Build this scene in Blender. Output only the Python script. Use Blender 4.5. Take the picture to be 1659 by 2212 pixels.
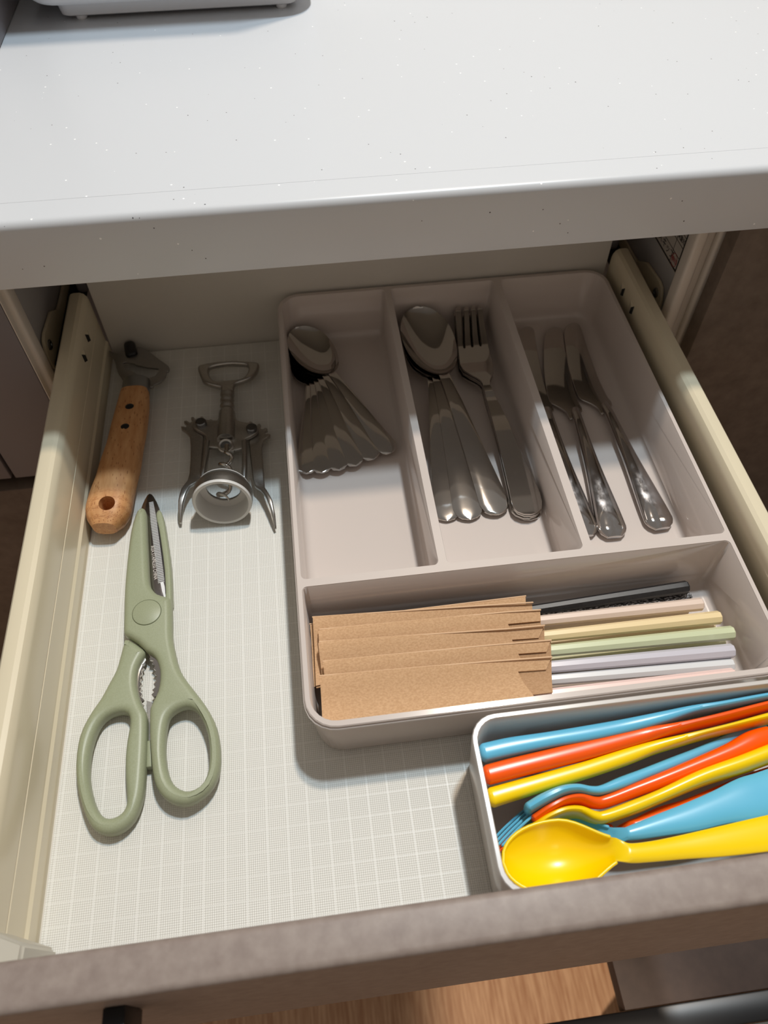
import bpy, bmesh, math, random
from mathutils import Vector, Matrix

for o in list(bpy.data.objects):
    bpy.data.objects.remove(o)
S = bpy.context.scene
COL = S.collection

# ------------------------------------------------------------------ camera
cam_d = bpy.data.cameras.new('camera')
cam = bpy.data.objects.new('camera', cam_d)
COL.objects.link(cam)
cam_d.sensor_fit = 'HORIZONTAL'
cam_d.sensor_width = 36.0
cam_d.lens = 1629.06 / 1659 * 36.0
cam_d.clip_start = 0.01
R_, U_, F_ = (0.99209, -0.12542, -0.00434), (0.10374, 0.80016, 0.59075), (0.07062, 0.58653, -0.80684)
cam.matrix_world = Matrix(((R_[0], U_[0], -F_[0], 0.14927), (R_[1], U_[1], -F_[1], -0.0335),
                           (R_[2], U_[2], -F_[2], 0.384), (0, 0, 0, 1)))
cam_d.dof.use_dof = True
cam_d.dof.focus_distance = 0.41
cam_d.dof.aperture_fstop = 14.0
S.camera = cam

# ------------------------------------------------------------------ world, lamps, exposure
W = bpy.data.worlds.new('world')
S.world = W
W.use_nodes = True
W.node_tree.nodes['Background'].inputs[0].default_value = (1.0, 0.93, 0.86, 1)
W.node_tree.nodes['Background'].inputs[1].default_value = 0.27


def lamp(name, loc, color, power, size, target=(0.18, 0.2, 0.0)):
    d = bpy.data.lights.new(name, 'AREA')
    d.shape = 'DISK'
    d.size = size
    d.color = color
    d.energy = power
    o = bpy.data.objects.new(name, d)
    o.location = loc
    o.rotation_euler = (Vector(target) - Vector(loc)).to_track_quat('-Z', 'Y').to_euler()
    COL.objects.link(o)
    return o


lamp('warm_ceiling_lamp', (0.52, 0.72, 1.75), (1.0, 0.84, 0.68), 15.5, 0.10)
lamp('cool_ceiling_lamp', (0.50, 0.56, 1.75), (0.72, 0.88, 1.0), 15.5, 0.10)
sl = bpy.data.lights.new('floor_fill_spot', 'SPOT')  # added fill, no known fitting: brightens the floor below the drawer front
sl.energy = 150
sl.color = (1.0, 0.84, 0.68)
sl.spot_size = math.radians(9)
sl.spot_blend = 0.5
sl.shadow_soft_size = 0.03
so_ = bpy.data.objects.new('floor_fill_spot', sl)
so_.location = (-0.40, -0.62, 1.60)
so_.rotation_euler = (Vector((0.39, 0.015, -0.72)) - Vector(so_.location)).to_track_quat('-Z', 'Y').to_euler()
COL.objects.link(so_)

vs = S.view_settings
S.display_settings.display_device = 'sRGB'
vs.view_transform = 'Standard'
vs.look = 'None'
vs.exposure = 0.0
vs.gamma = 1.0
vs.use_curve_mapping = False


# ------------------------------------------------------------------ helpers
def lin(c):
    c = c / 255.0
    return c / 12.92 if c <= 0.04045 else ((c + 0.055) / 1.055) ** 2.4


def rgb(r, g, b):
    return (lin(r), lin(g), lin(b), 1.0)


def mat(name, color, rough=0.4, metal=0.0, spec=0.5, coat=0.0):
    m = bpy.data.materials.new(name)
    m.use_nodes = True
    b = m.node_tree.nodes['Principled BSDF']
    b.inputs['Base Color'].default_value = color
    b.inputs['Roughness'].default_value = rough
    b.inputs['Metallic'].default_value = metal
    b.inputs['Specular IOR Level'].default_value = spec
    b.inputs['Coat Weight'].default_value = coat
    return m


def nd(m, kind, **kw):
    n = m.node_tree.nodes.new(kind)
    for k, v in kw.items():
        if k in n.inputs:
            n.inputs[k].default_value = v
        else:
            setattr(n, k, v)
    return n


def lk(m, a, b):
    m.node_tree.links.new(a, b)


def noise_mat(name, c1, c2, rough=0.5, scale=60.0, stretch=(1, 1, 1), detail=6.0, lo=0.35, hi=0.65, bump=0.0, dist=0.0003,
              metal=0.0, spec=0.5, nrough=0.6):
    m = mat(name, c1, rough, metal, spec)
    b = m.node_tree.nodes['Principled BSDF']
    tc = nd(m, 'ShaderNodeTexCoord')
    mp = nd(m, 'ShaderNodeMapping')
    mp.inputs['Scale'].default_value = stretch
    lk(m, tc.outputs['Object'], mp.inputs['Vector'])
    n = nd(m, 'ShaderNodeTexNoise', Scale=scale, Detail=detail, Roughness=nrough)
    lk(m, mp.outputs[0], n.inputs['Vector'])
    r = nd(m, 'ShaderNodeValToRGB')
    r.color_ramp.elements[0].position = lo
    r.color_ramp.elements[0].color = c1
    r.color_ramp.elements[1].position = hi
    r.color_ramp.elements[1].color = c2
    lk(m, n.outputs['Fac'], r.inputs['Fac'])
    lk(m, r.outputs[0], b.inputs['Base Color'])
    if bump:
        bp = nd(m, 'ShaderNodeBump', Strength=bump, Distance=dist)
        lk(m, n.outputs['Fac'], bp.inputs['Height'])
        lk(m, bp.outputs[0], b.inputs['Normal'])
    return m


def finish(me, smooth=True, angle=40):
    if smooth:
        me.shade_smooth()
        me.set_sharp_from_angle(angle=math.radians(angle))


def obj(name, me, m, parent=None, smooth=True, angle=40):
    """me in world coordinates; moved into the parent's space"""
    finish(me, smooth, angle)
    o = bpy.data.objects.new(name, me)
    if m is not None:
        me.materials.clear()
        me.materials.append(m)
    COL.objects.link(o)
    if parent is not None:
        o.parent = parent
        w = wloc(parent)
        me.transform(Matrix.Translation(-w))
    return o


def wloc(o):
    v = Vector(o.location)
    while o.parent:
        o = o.parent
        v += Vector(o.location)
    return v


def thing(name, label, cat, loc, group=None):
    o = bpy.data.objects.new(name, None)
    o.empty_display_size = 0.01
    COL.objects.link(o)
    o.location = loc
    o['label'] = label
    o['category'] = cat
    if group:
        o['group'] = group
    return o


def tag(o, label, cat, group=None):
    o['label'] = label
    o['category'] = cat
    if group:
        o['group'] = group
    return o


def pydata(name, v, f):
    me = bpy.data.meshes.new(name)
    me.from_pydata([tuple(p) for p in v], [], f)
    me.validate()
    bm = bmesh.new()
    bm.from_mesh(me)
    bmesh.ops.recalc_face_normals(bm, faces=bm.faces)
    bm.to_mesh(me)
    bm.free()
    me.update()
    return me


def join(*mes):
    bm = bmesh.new()
    for me in mes:
        bm.from_mesh(me)
    out = bpy.data.meshes.new('mesh')
    bm.to_mesh(out)
    bm.free()
    return out


def box(x0, x1, y0, y1, z0, z1, bev=0.0, seg=2):
    bm = bmesh.new()
    bmesh.ops.create_cube(bm, size=1.0)
    bmesh.ops.scale(bm, vec=(x1 - x0, y1 - y0, z1 - z0), verts=bm.verts)
    bmesh.ops.translate(bm, vec=((x0 + x1) / 2, (y0 + y1) / 2, (z0 + z1) / 2), verts=bm.verts)
    if bev > 0:
        bmesh.ops.bevel(bm, geom=list(bm.edges), offset=bev, segments=seg, profile=0.5, affect='EDGES')
    me = bpy.data.meshes.new('mesh')
    bm.to_mesh(me)
    bm.free()
    return me


def catmull(pts, n=4, closed=True):
    """smooth a 2D outline"""
    out = []
    N = len(pts)
    rng = range(N) if closed else range(N - 1)
    for i in rng:
        if closed:
            p0, p1, p2, p3 = pts[(i - 1) % N], pts[i], pts[(i + 1) % N], pts[(i + 2) % N]
        else:
            p0, p1, p2, p3 = pts[max(i - 1, 0)], pts[i], pts[i + 1], pts[min(i + 2, N - 1)]
        for k in range(n):
            t = k / n
            out.append(tuple(0.5 * ((2 * b) + (-a + c) * t + (2 * a - 5 * b + 4 * c - d) * t * t + (-a + 3 * b - 3 * c + d) * t ** 3)
                             for a, b, c, d in zip(p0, p1, p2, p3)))
    if not closed:
        out.append(tuple(pts[-1]))
    return out


def plate(loops, z0, z1, bev=0.0, res=3):
    """filled outline (first loop) with holes, extruded z0..z1 with rounded edges"""
    cu = bpy.data.curves.new('c', 'CURVE')
    cu.dimensions = '2D'
    cu.fill_mode = 'BOTH'
    th = (z1 - z0) / 2
    bev = min(bev, th)
    cu.extrude = th - bev
    cu.bevel_depth = bev
    cu.bevel_resolution = res
    cu.offset = -bev
    for L in loops:
        sp = cu.splines.new('POLY')
        sp.points.add(len(L) - 1)
        for p, q in zip(sp.points, L):
            p.co = (q[0], q[1], 0, 1)
        sp.use_cyclic_u = True
    o = bpy.data.objects.new('c', cu)
    me = bpy.data.meshes.new_from_object(o)
    bpy.data.objects.remove(o)
    me.transform(Matrix.Translation((0, 0, (z0 + z1) / 2)))
    bm = bmesh.new()
    bm.from_mesh(me)
    bmesh.ops.remove_doubles(bm, verts=bm.verts, dist=1e-6)
    bmesh.ops.recalc_face_normals(bm, faces=bm.faces)
    bm.to_mesh(me)
    bm.free()
    return me


def slices(me, axis, a, b, n):
    """cut the mesh by n planes so it can be bent"""
    bm = bmesh.new()
    bm.from_mesh(me)
    no = Vector((1, 0, 0)) if axis == 'x' else Vector((0, 1, 0))
    for k in range(n + 1):
        t = a + (b - a) * k / n
        bmesh.ops.bisect_plane(bm, geom=bm.verts[:] + bm.edges[:] + bm.faces[:], plane_co=no * t, plane_no=no)
    bm.to_mesh(me)
    bm.free()
    return me


def loft(st, seg=20, ex=2.0, roll=0.0, round_ends=(True, True), flat=False, phase=0.0):
    """st: (x, y, z, half width, half height) along a path -> closed tube with superellipse rings"""
    st = [tuple(s) if len(s) > 4 else tuple(s) + (s[3],) for s in st]
    P = [Vector(s[:3]) for s in st]
    n = len(P)
    fr = []
    for i in range(n):
        d = (P[min(i + 1, n - 1)] - P[max(i - 1, 0)]).normalized()
        up = Vector((0, 0, 1)) if abs(d.z) < 0.95 else Vector((0, 1, 0))
        side = d.cross(up).normalized()
        u2 = side.cross(d).normalized()
        rl = st[i][5] if len(st[i]) > 5 else roll
        c, s_ = math.cos(rl), math.sin(rl)
        fr.append((side * c + u2 * s_, -side * s_ + u2 * c, d))
    rings = []

    def ring(c, f, a, b):
        r = []
        for k in range(seg):
            t = 2 * math.pi * (k + phase) / seg
            ct, s_ = math.cos(t), math.sin(t)
            x = math.copysign(abs(ct) ** (2 / ex), ct) * a
            y = math.copysign(abs(s_) ** (2 / ex), s_) * b
            r.append(c + f[0] * x + f[1] * y)
        return r
    if round_ends[0]:
        L = min(st[0][3], st[0][4]) if round_ends[0] is True else round_ends[0]
        for q in (0.15, 0.45, 0.75, 0.93):
            w = math.sqrt(max(0, 1 - (1 - q) ** 2))
            rings.append(ring(P[0] - fr[0][2] * L * (1 - q), fr[0], st[0][3] * w, st[0][4] * w))
    for i in range(n):
        rings.append(ring(P[i], fr[i], st[i][3], st[i][4]))
    if round_ends[1]:
        L = min(st[-1][3], st[-1][4]) if round_ends[1] is True else round_ends[1]
        for q in (0.93, 0.75, 0.45, 0.15):
            w = math.sqrt(max(0, 1 - (1 - q) ** 2))
            rings.append(ring(P[-1] + fr[-1][2] * L * (1 - q), fr[-1], st[-1][3] * w, st[-1][4] * w))
    v, f = [], []
    for r in rings:
        v += r
    for i in range(len(rings) - 1):
        for k in range(seg):
            a, b = i * seg + k, i * seg + (k + 1) % seg
            f.append((a, b, b + seg, a + seg))
    f.append(tuple(range(seg))[::-1])
    f.append(tuple(range((len(rings) - 1) * seg, len(rings) * seg)))
    return pydata('mesh', v, f)


def dense(st, n=5):
    """smooth interpolation of stations (open)"""
    return catmull(st, n, closed=False)


def lathe(profile, c, axis, seg=40, closed=False):
    """profile: (radius, distance along axis)"""
    ax = Vector(axis).normalized()
    a = ax.orthogonal().normalized()
    b = ax.cross(a)
    c = Vector(c)
    v, f = [], []
    for r, h in profile:
        for k in range(seg):
            t = 2 * math.pi * k / seg
            v.append(c + ax * h + (a * math.cos(t) + b * math.sin(t)) * r)
    n = len(profile)
    for i in range(n if closed else n - 1):
        for k in range(seg):
            p, q = i * seg + k, i * seg + (k + 1) % seg
            r_ = ((i + 1) % n) * seg
            f.append((p, q, r_ + (k + 1) % seg, r_ + k))
    if not closed:
        f.append(tuple(range(seg)))
        f.append(tuple(range((n - 1) * seg, n * seg)))
    return pydata('mesh', v, f)


def ribbon(st, across=14, edge=0.35):
    """st: (x, y, z, half width, dish depth, thickness); cross section dished by depth"""
    P = [Vector(s[:3]) for s in st]
    n = len(P)
    v, f = [], []
    m = across + 1
    for i in range(n):
        d = P[min(i + 1, n - 1)] - P[max(i - 1, 0)]
        d.z = 0
        d.normalize()
        side = Vector((d.y, -d.x, 0))
        hw, dep, th = st[i][3:6]
        for top in (1, 0):
            for k in range(m):
                x = -1 + 2 * k / across
                x = math.copysign(1 - (1 - abs(x)) ** 1.35, x)
                e = 1 - abs(x) ** 4 * edge
                z = -dep * (1 - abs(x) ** 2.3)
                v.append(P[i] + side * (x * hw) + Vector((0, 0, z + (th / 2 * e if top else -th / 2 * e))))
    R = 2 * m
    for i in range(n - 1):
        a, b = i * R, (i + 1) * R
        for k in range(across):
            f.append((a + k, a + k + 1, b + k + 1, b + k))
            f.append((a + m + k, b + m + k, b + m + k + 1, a + m + k + 1))
        f.append((a, b, b + m, a + m))
        f.append((a + across, a + m + across, b + m + across, b + across))
    for a in (0, (n - 1) * R):
        for k in range(across):
            f.append((a + k, a + m + k, a + m + k + 1, a + k + 1))
    return pydata('mesh', v, f)


def rr(x0, x1, y0, y1, r, n=6):
    out = []
    for cx, cy, a0 in ((x1 - r, y1 - r, 0), (x0 + r, y1 - r, 90), (x0 + r, y0 + r, 180), (x1 - r, y0 + r, 270)):
        for k in range(n + 1):
            a = math.radians(a0 + 90 * k / n)
            out.append((cx + r * math.cos(a), cy + r * math.sin(a)))
    return out


def stack(loops, cap0=False, cap1=False):
    """loops of equal length: list of (outline, z)"""
    v, f = [], []
    N = len(loops[0][0])
    for L, z in loops:
        v += [(p[0], p[1], z) for p in L]
    for i in range(len(loops) - 1):
        for k in range(N):
            a, b = i * N + k, i * N + (k + 1) % N
            f.append((a, b, b + N, a + N))
    if cap0:
        f.append(tuple(range(N)))
    if cap1:
        f.append(tuple(range((len(loops) - 1) * N, len(loops) * N)))
    me = bpy.data.meshes.new('mesh')
    me.from_pydata(v, [], f)
    me.validate()
    me.update()
    return me


def text_mesh(s, size, extrude=0.00005):
    cu = bpy.data.curves.new('t', 'FONT')
    cu.body = s
    cu.size = size
    cu.extrude = extrude
    cu.align_x = 'CENTER'
    cu.align_y = 'CENTER'
    cu.resolution_u = 3
    o = bpy.data.objects.new('t', cu)
    COL.objects.link(o)
    dg = bpy.context.evaluated_depsgraph_get()
    me = bpy.data.meshes.new_from_object(o.evaluated_get(dg))
    bpy.data.objects.remove(o)
    return me


def cut(me, cutter):
    """boolean difference"""
    a = bpy.data.objects.new('a', me)
    b = bpy.data.objects.new('b', cutter)
    COL.objects.link(a)
    COL.objects.link(b)
    md = a.modifiers.new('m', 'BOOLEAN')
    md.operation = 'DIFFERENCE'
    md.object = b
    md.solver = 'EXACT'
    dg = bpy.context.evaluated_depsgraph_get()
    out = bpy.data.meshes.new_from_object(a.evaluated_get(dg))
    bpy.data.objects.remove(a)
    bpy.data.objects.remove(b)
    return out


def dup(root, loc, rotz, label, group):
    r = root.copy()
    COL.objects.link(r)
    r.location = loc
    r.rotation_euler = (0, 0, rotz)
    r['label'] = label
    r['group'] = group
    for ch in list(root.children):
        c = ch.copy()
        COL.objects.link(c)
        c.parent = r
    return r


# ------------------------------------------------------------------ materials
M = {}
M['steel'] = mat('polished_steel', (0.52, 0.49, 0.46, 1), 0.05, 1.0)
M['steel_dark'] = mat('dark_steel', (0.20, 0.20, 0.20, 1), 0.25, 1.0)
M['blade'] = mat('blade_steel', (0.36, 0.34, 0.33, 1), 0.16, 1.0)
M['bright_steel'] = mat('bright_steel', (0.95, 0.95, 0.95, 1), 0.35, 0.25)
M['satin'] = noise_mat('satin_metal', (0.42, 0.40, 0.37, 1), (0.48, 0.46, 0.43, 1), 0.34, 900, bump=0.12, dist=0.0001, metal=1.0)
M['tray'] = mat('greige_plastic', rgb(208, 196, 188), 0.14, spec=0.5)
M['box'] = mat('pale_grey_plastic', rgb(205, 199, 193), 0.22, spec=0.5)
M['rail'] = mat('cream_painted_metal', rgb(222, 210, 182), 0.22, spec=0.5)
M['cream'] = mat('cream_laminate', rgb(214, 204, 192), 0.35)
M['white_board'] = mat('white_board', rgb(214, 209, 200), 0.4)
M['inner_wall'] = mat('grey_white_board', rgb(186, 183, 182), 0.45)
M['white_plastic'] = mat('white_plastic', rgb(226, 226, 228), 0.35)
M['clip'] = mat('grey_white_plastic', rgb(196, 190, 176), 0.4)
M['green'] = noise_mat('sage_green_plastic', rgb(152, 157, 127), rgb(160, 165, 136), 0.42, 1500, bump=0.05, dist=0.0001)
M['black'] = mat('black_plastic', (0.006, 0.006, 0.007, 1), 0.35)
M['black_hole'] = mat('black_gap', (0.01, 0.009, 0.008, 1), 0.8)
M['paper'] = noise_mat('kraft_paper', rgb(194, 154, 115), rgb(212, 173, 134), 0.85, 800, (1, 1.6, 1), bump=0.25, dist=0.0001, spec=0.15)
M['paper_highlight'] = mat('kraft_fold_highlight', rgb(224, 187, 150), 0.8, spec=0.2)  # bright edge line of the sleeves put into the colour
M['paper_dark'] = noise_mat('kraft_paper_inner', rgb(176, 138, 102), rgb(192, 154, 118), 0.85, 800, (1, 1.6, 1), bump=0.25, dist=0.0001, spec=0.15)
M['brown'] = noise_mat('brown_laminate', rgb(136, 121, 113), rgb(156, 142, 133), 0.5, 160, (1, 1, 1), detail=8, lo=0.3, hi=0.7, bump=0.1, dist=0.0002)
M['brown_dark'] = noise_mat('dark_brown_laminate', rgb(100, 86, 74), rgb(122, 107, 95), 0.5, 70, detail=8, lo=0.3, hi=0.7)
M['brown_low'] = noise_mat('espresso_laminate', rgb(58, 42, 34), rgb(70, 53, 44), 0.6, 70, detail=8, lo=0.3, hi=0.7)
M['grey_rubber'] = mat('grey_rubber', rgb(92, 88, 82), 0.7)
M['grey_door'] = mat('grey_laminate', rgb(128, 122, 124), 0.4)
M['yellow'] = mat('yellow_plastic', rgb(255, 216, 0), 0.27)
M['orange'] = mat('orange_plastic', rgb(255, 92, 4), 0.27)
M['blue'] = mat('blue_plastic', rgb(104, 190, 224), 0.27)
M['screw'] = mat('zinc_screw', (0.35, 0.37, 0.36, 1), 0.3, 1.0)
M['grout'] = mat('dark_rivet', (0.05, 0.05, 0.05, 1), 0.35, 0.8)
M['ink'] = mat('black_ink', (0.015, 0.015, 0.015, 1), 0.5)
M['red_ink'] = mat('red_ink', (0.45, 0.03, 0.03, 1), 0.5)
M['etch'] = mat('etched_letters', (0.75, 0.68, 0.62, 1), 0.5, 0.3)


def counter_mat():
    m = mat('speckled_counter', rgb(207, 209, 212), 0.3)
    b = m.node_tree.nodes['Principled BSDF']
    tc = nd(m, 'ShaderNodeTexCoord')
    prev = None
    base = rgb(207, 209, 212)
    for i, (sc, thr, col) in enumerate(((190, 0.07, rgb(110, 105, 108)), (170, 0.09, rgb(252, 252, 252)), (85, 0.035, rgb(70, 66, 70)))):
        v = nd(m, 'ShaderNodeTexVoronoi', Scale=sc)
        lk(m, tc.outputs['Object'], v.inputs['Vector'])
        lt = nd(m, 'ShaderNodeMath', operation='LESS_THAN')
        lk(m, v.outputs['Distance'], lt.inputs[0])
        lt.inputs[1].default_value = thr
        sep = nd(m, 'ShaderNodeSeparateColor')
        lk(m, v.outputs['Color'], sep.inputs[0])
        g = nd(m, 'ShaderNodeMath', operation='GREATER_THAN')
        lk(m, sep.outputs[0], g.inputs[0])
        g.inputs[1].default_value = 0.84
        mu = nd(m, 'ShaderNodeMath', operation='MULTIPLY')
        lk(m, lt.outputs[0], mu.inputs[0])
        lk(m, g.outputs[0], mu.inputs[1])
        mx = nd(m, 'ShaderNodeMixRGB')
        lk(m, mu.outputs[0], mx.inputs[0])
        if prev is None:
            mx.inputs[1].default_value = base
        else:
            lk(m, prev.outputs[0], mx.inputs[1])
        mx.inputs[2].default_value = col
        prev = mx
    lk(m, prev.outputs[0], b.inputs['Base Color'])
    return m


M['counter'] = counter_mat()


def liner_mat():
    """embossed translucent mat: 1 mm diamond dots inside a 10 mm grid of ridges"""
    m = mat('embossed_liner', rgb(222, 219, 211), 0.38, spec=0.5)
    b = m.node_tree.nodes['Principled BSDF']
    tc = nd(m, 'ShaderNodeTexCoord')
    sp = nd(m, 'ShaderNodeSeparateXYZ')
    lk(m, tc.outputs['Object'], sp.inputs[0])

    def math_(op, a, bb=None):
        n = nd(m, 'ShaderNodeMath', operation=op)
        for i, q in enumerate((a, bb)):
            if q is None:
                continue
            if isinstance(q, (int, float)):
                n.inputs[i].default_value = q
            else:
                lk(m, q, n.inputs[i])
        return n.outputs[0]
    k = 2 * math.pi / 0.0020
    u = math_('MULTIPLY', math_('ADD', sp.outputs[0], sp.outputs[1]), k)
    v = math_('MULTIPLY', math_('SUBTRACT', sp.outputs[0], sp.outputs[1]), k)
    dots = math_('MULTIPLY', math_('SINE', u), math_('SINE', v))
    dots = math_('MULTIPLY', math_('ADD', dots, 1.0), 0.5)

    def grid(s, off):
        f = math_('FRACT', math_('MULTIPLY', math_('ADD', s, off), 100.0))
        dd = math_('ABSOLUTE', math_('SUBTRACT', f, 0.5))
        return math_('GREATER_THAN', dd, 0.484)
    gx = grid(sp.outputs[0], 0.0969)
    gy = grid(sp.outputs[1], 0.0955)
    g = math_('MAXIMUM', gx, math_('MULTIPLY', gy, 0.8))
    h = math_('MAXIMUM', dots, g)
    r = nd(m, 'ShaderNodeValToRGB')
    r.color_ramp.elements[0].position = 0.25
    r.color_ramp.elements[0].color = rgb(206, 203, 194)
    r.color_ramp.elements[1].position = 0.95
    r.color_ramp.elements[1].color = rgb(234, 232, 225)
    lk(m, h, r.inputs['Fac'])
    lk(m, r.outputs[0], b.inputs['Base Color'])
    bp = nd(m, 'ShaderNodeBump', Strength=0.6, Distance=0.00025)
    lk(m, h, bp.inputs['Height'])
    lk(m, bp.outputs[0], b.inputs['Normal'])
    return m


M['liner'] = liner_mat()


def beech_mat():
    m = mat('beech_wood', rgb(205, 150, 100), 0.5)
    b = m.node_tree.nodes['Principled BSDF']
    tc = nd(m, 'ShaderNodeTexCoord')
    mp = nd(m, 'ShaderNodeMapping')
    mp.inputs['Rotation'].default_value = (0, 0, 0.17)
    mp.inputs['Scale'].default_value = (1, 0.2, 1)
    lk(m, tc.outputs['Object'], mp.inputs['Vector'])
    n1 = nd(m, 'ShaderNodeTexNoise', Scale=330.0, Detail=4.0)
    lk(m, mp.outputs[0], n1.inputs['Vector'])
    r1 = nd(m, 'ShaderNodeValToRGB')
    r1.color_ramp.elements[0].position = 0.35
    r1.color_ramp.elements[0].color = rgb(198, 140, 88)
    r1.color_ramp.elements[1].position = 0.65
    r1.color_ramp.elements[1].color = rgb(216, 162, 110)
    lk(m, n1.outputs[0], r1.inputs[0])
    vo = nd(m, 'ShaderNodeTexVoronoi', Scale=700.0)
    lk(m, mp.outputs[0], vo.inputs['Vector'])
    lt = nd(m, 'ShaderNodeMath', operation='LESS_THAN')
    lk(m, vo.outputs['Distance'], lt.inputs[0])
    lt.inputs[1].default_value = 0.19
    mx = nd(m, 'ShaderNodeMixRGB')
    lk(m, lt.outputs[0], mx.inputs[0])
    lk(m, r1.outputs[0], mx.inputs[1])
    mx.inputs[2].default_value = rgb(166, 108, 66)
    wv = nd(m, 'ShaderNodeTexWave', Scale=55.0, Distortion=4.0)
    wv.bands_direction = 'Y'
    wv.inputs['Detail'].default_value = 1.0
    wv.inputs['Detail Scale'].default_value = 20.0
    mp2 = nd(m, 'ShaderNodeMapping')
    mp2.inputs['Scale'].default_value = (0.25, 1.0, 2.2)
    lk(m, tc.outputs['Object'], mp2.inputs['Vector'])
    lk(m, mp2.outputs[0], wv.inputs['Vector'])
    # growth rings only where end grain shows (rounded end, low local y)
    sp = nd(m, 'ShaderNodeSeparateXYZ')
    lk(m, tc.outputs['Object'], sp.inputs[0])
    mr = nd(m, 'ShaderNodeMapRange')
    mr.inputs['From Min'].default_value = 0.010
    mr.inputs['From Max'].default_value = 0.002
    lk(m, sp.outputs[1], mr.inputs['Value'])
    r2 = nd(m, 'ShaderNodeValToRGB')
    r2.color_ramp.elements[0].position = 0.0
    r2.color_ramp.elements[0].color = (1, 1, 1, 1)
    r2.color_ramp.elements[1].position = 0.16
    r2.color_ramp.elements[1].color = (0, 0, 0, 1)
    lk(m, wv.outputs['Fac'], r2.inputs[0])
    mu = nd(m, 'ShaderNodeMath', operation='MULTIPLY')
    lk(m, r2.outputs[0], mu.inputs[0])
    lk(m, mr.outputs[0], mu.inputs[1])
    mu2 = nd(m, 'ShaderNodeMath', operation='MULTIPLY')
    lk(m, mu.outputs[0], mu2.inputs[0])
    mu2.inputs[1].default_value = 0.6
    mx2 = nd(m, 'ShaderNodeMixRGB')
    lk(m, mu2.outputs[0], mx2.inputs[0])
    lk(m, mx.outputs[0], mx2.inputs[1])
    mx2.inputs[2].default_value = rgb(160, 100, 58)
    lk(m, mx2.outputs[0], b.inputs['Base Color'])
    return m


M['beech'] = beech_mat()
M['floor_wood'] = noise_mat('wood_floor', rgb(176, 128, 92), rgb(214, 172, 134), 0.45, 60, (5, 0.3, 1), detail=5)


def struct(name, me, m):
    o = obj(name, me, m)
    o['kind'] = 'structure'
    return o


# ------------------------------------------------------------------ the room
FZ = -0.72
floor = struct('floor', box(-1.6, 2.0, -1.3, 1.3, FZ - 0.02, FZ), M['floor_wood'])
wall_back = struct('wall_back', box(-1.6, 2.0, 1.05, 1.09, FZ, 1.7), mat('wall_paint', rgb(190, 182, 172), 0.8))
wall_front = struct('wall_front', box(-1.6, 2.0, -1.34, -1.30, FZ, 1.7), mat('front_wall_paint', rgb(190, 180, 170), 0.8))

# ------------------------------------------------------------------ worktop
ct = thing('kitchen_counter', 'white speckled worktop with a thick front edge above the open drawer', 'counter', (0.2, 0.6, 0.142))
obj('worktop', box(-0.9, 1.5, 0.3242, 1.045, 0.142, 0.178, 0.00015, 1), M['counter'], ct)
_bm = bmesh.new()
_bm.from_mesh(box(-0.9, 1.5, 0.3058, 0.3241, 0.142, 0.17795))
_e = [e for e in _bm.edges if all(v.co.y < 0.31 and v.co.z > 0.17 for v in e.verts)]
bmesh.ops.bevel(_bm, geom=_e, offset=0.0042, segments=6, profile=0.5, affect='EDGES')
_e = [e for e in _bm.edges if all(v.co.y < 0.31 and v.co.z < 0.143 for v in e.verts)]
bmesh.ops.bevel(_bm, geom=_e, offset=0.0008, segments=2, profile=0.5, affect='EDGES')
_me = bpy.data.meshes.new('mesh')
_bm.to_mesh(_me)
_bm.free()
obj('front_edge', _me, M['counter'], ct)
lowb = obj('support_panel', box(-0.9, 1.5, 0.37, 1.04, 0.120, 0.1415), M['white_board'], ct)

# grey side panel standing at the far left of the worktop
gp = thing('tall_panel', 'grey panel standing on the worktop at the far left edge', 'panel', (-0.03, 0.7, 0.178))
obj('board', box(-0.045, -0.0231, 0.46, 1.04, 0.1785, 0.75, 0.001), M['grey_door'], gp)

# white appliance
ap = thing('kitchen_appliance', 'white plastic appliance with rounded base on small feet, on the worktop', 'appliance', (0.09, 0.60, 0.178))
def apy(loops, d=-0.0075):
    return [([(p[0], p[1] + d) for p in L], z) for L, z in loops]


obj('body', stack(apy([(rr(-0.006, 0.172, 0.5340, 0.72, 0.018, 8), 0.190), (rr(-0.009, 0.175, 0.531, 0.723, 0.02, 8), 0.193),
                   (rr(-0.010, 0.176, 0.530, 0.724, 0.02, 8), 0.200), (rr(-0.010, 0.176, 0.530, 0.724, 0.02, 8), 0.33),
                   (rr(-0.002, 0.168, 0.538, 0.716, 0.012, 8), 0.345)]), True, True), M['white_plastic'], ap)
obj('base', stack(apy([(rr(0.013, 0.1590, 0.5440, 0.708, 0.004, 4), 0.1800), (rr(0.010, 0.162, 0.541, 0.711, 0.006, 4), 0.1815),
                   (rr(0.008, 0.164, 0.5385, 0.713, 0.008, 4), 0.1905)]), True, True), M['white_plastic'], ap)
for fx in (0.022, 0.152):
    for fy in (0.5385, 0.695):
        obj('foot', lathe([(0.0030, 0), (0.0036, 0.0008), (0.0036, 0.0026)], (fx, fy, 0.178), (0, 0, 1), 16), M['white_plastic'], ap)

# ------------------------------------------------------------------ cabinet carcass
cab = thing('base_cabinet', 'white cabinet carcass with cream front frame that the drawer slides out of', 'cabinet', (0.18, 0.5, -0.1))
CY = 0.362
obj('side_panel', box(-0.040, -0.030, CY, 1.04, FZ, 0.1195), M['inner_wall'], cab)
rp = obj('side_panel', box(0.3990, 0.409, CY, 1.04, FZ, 0.1195), M['inner_wall'], cab)
obj('rear_panel', box(-0.0295, 0.3985, 1.02, 1.04, FZ, 0.119), M['inner_wall'], cab)
obj('bottom_panel', box(-0.0295, 0.3985, 0.44, 1.018, FZ + 0.08, FZ + 0.1), M['inner_wall'], cab)


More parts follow.
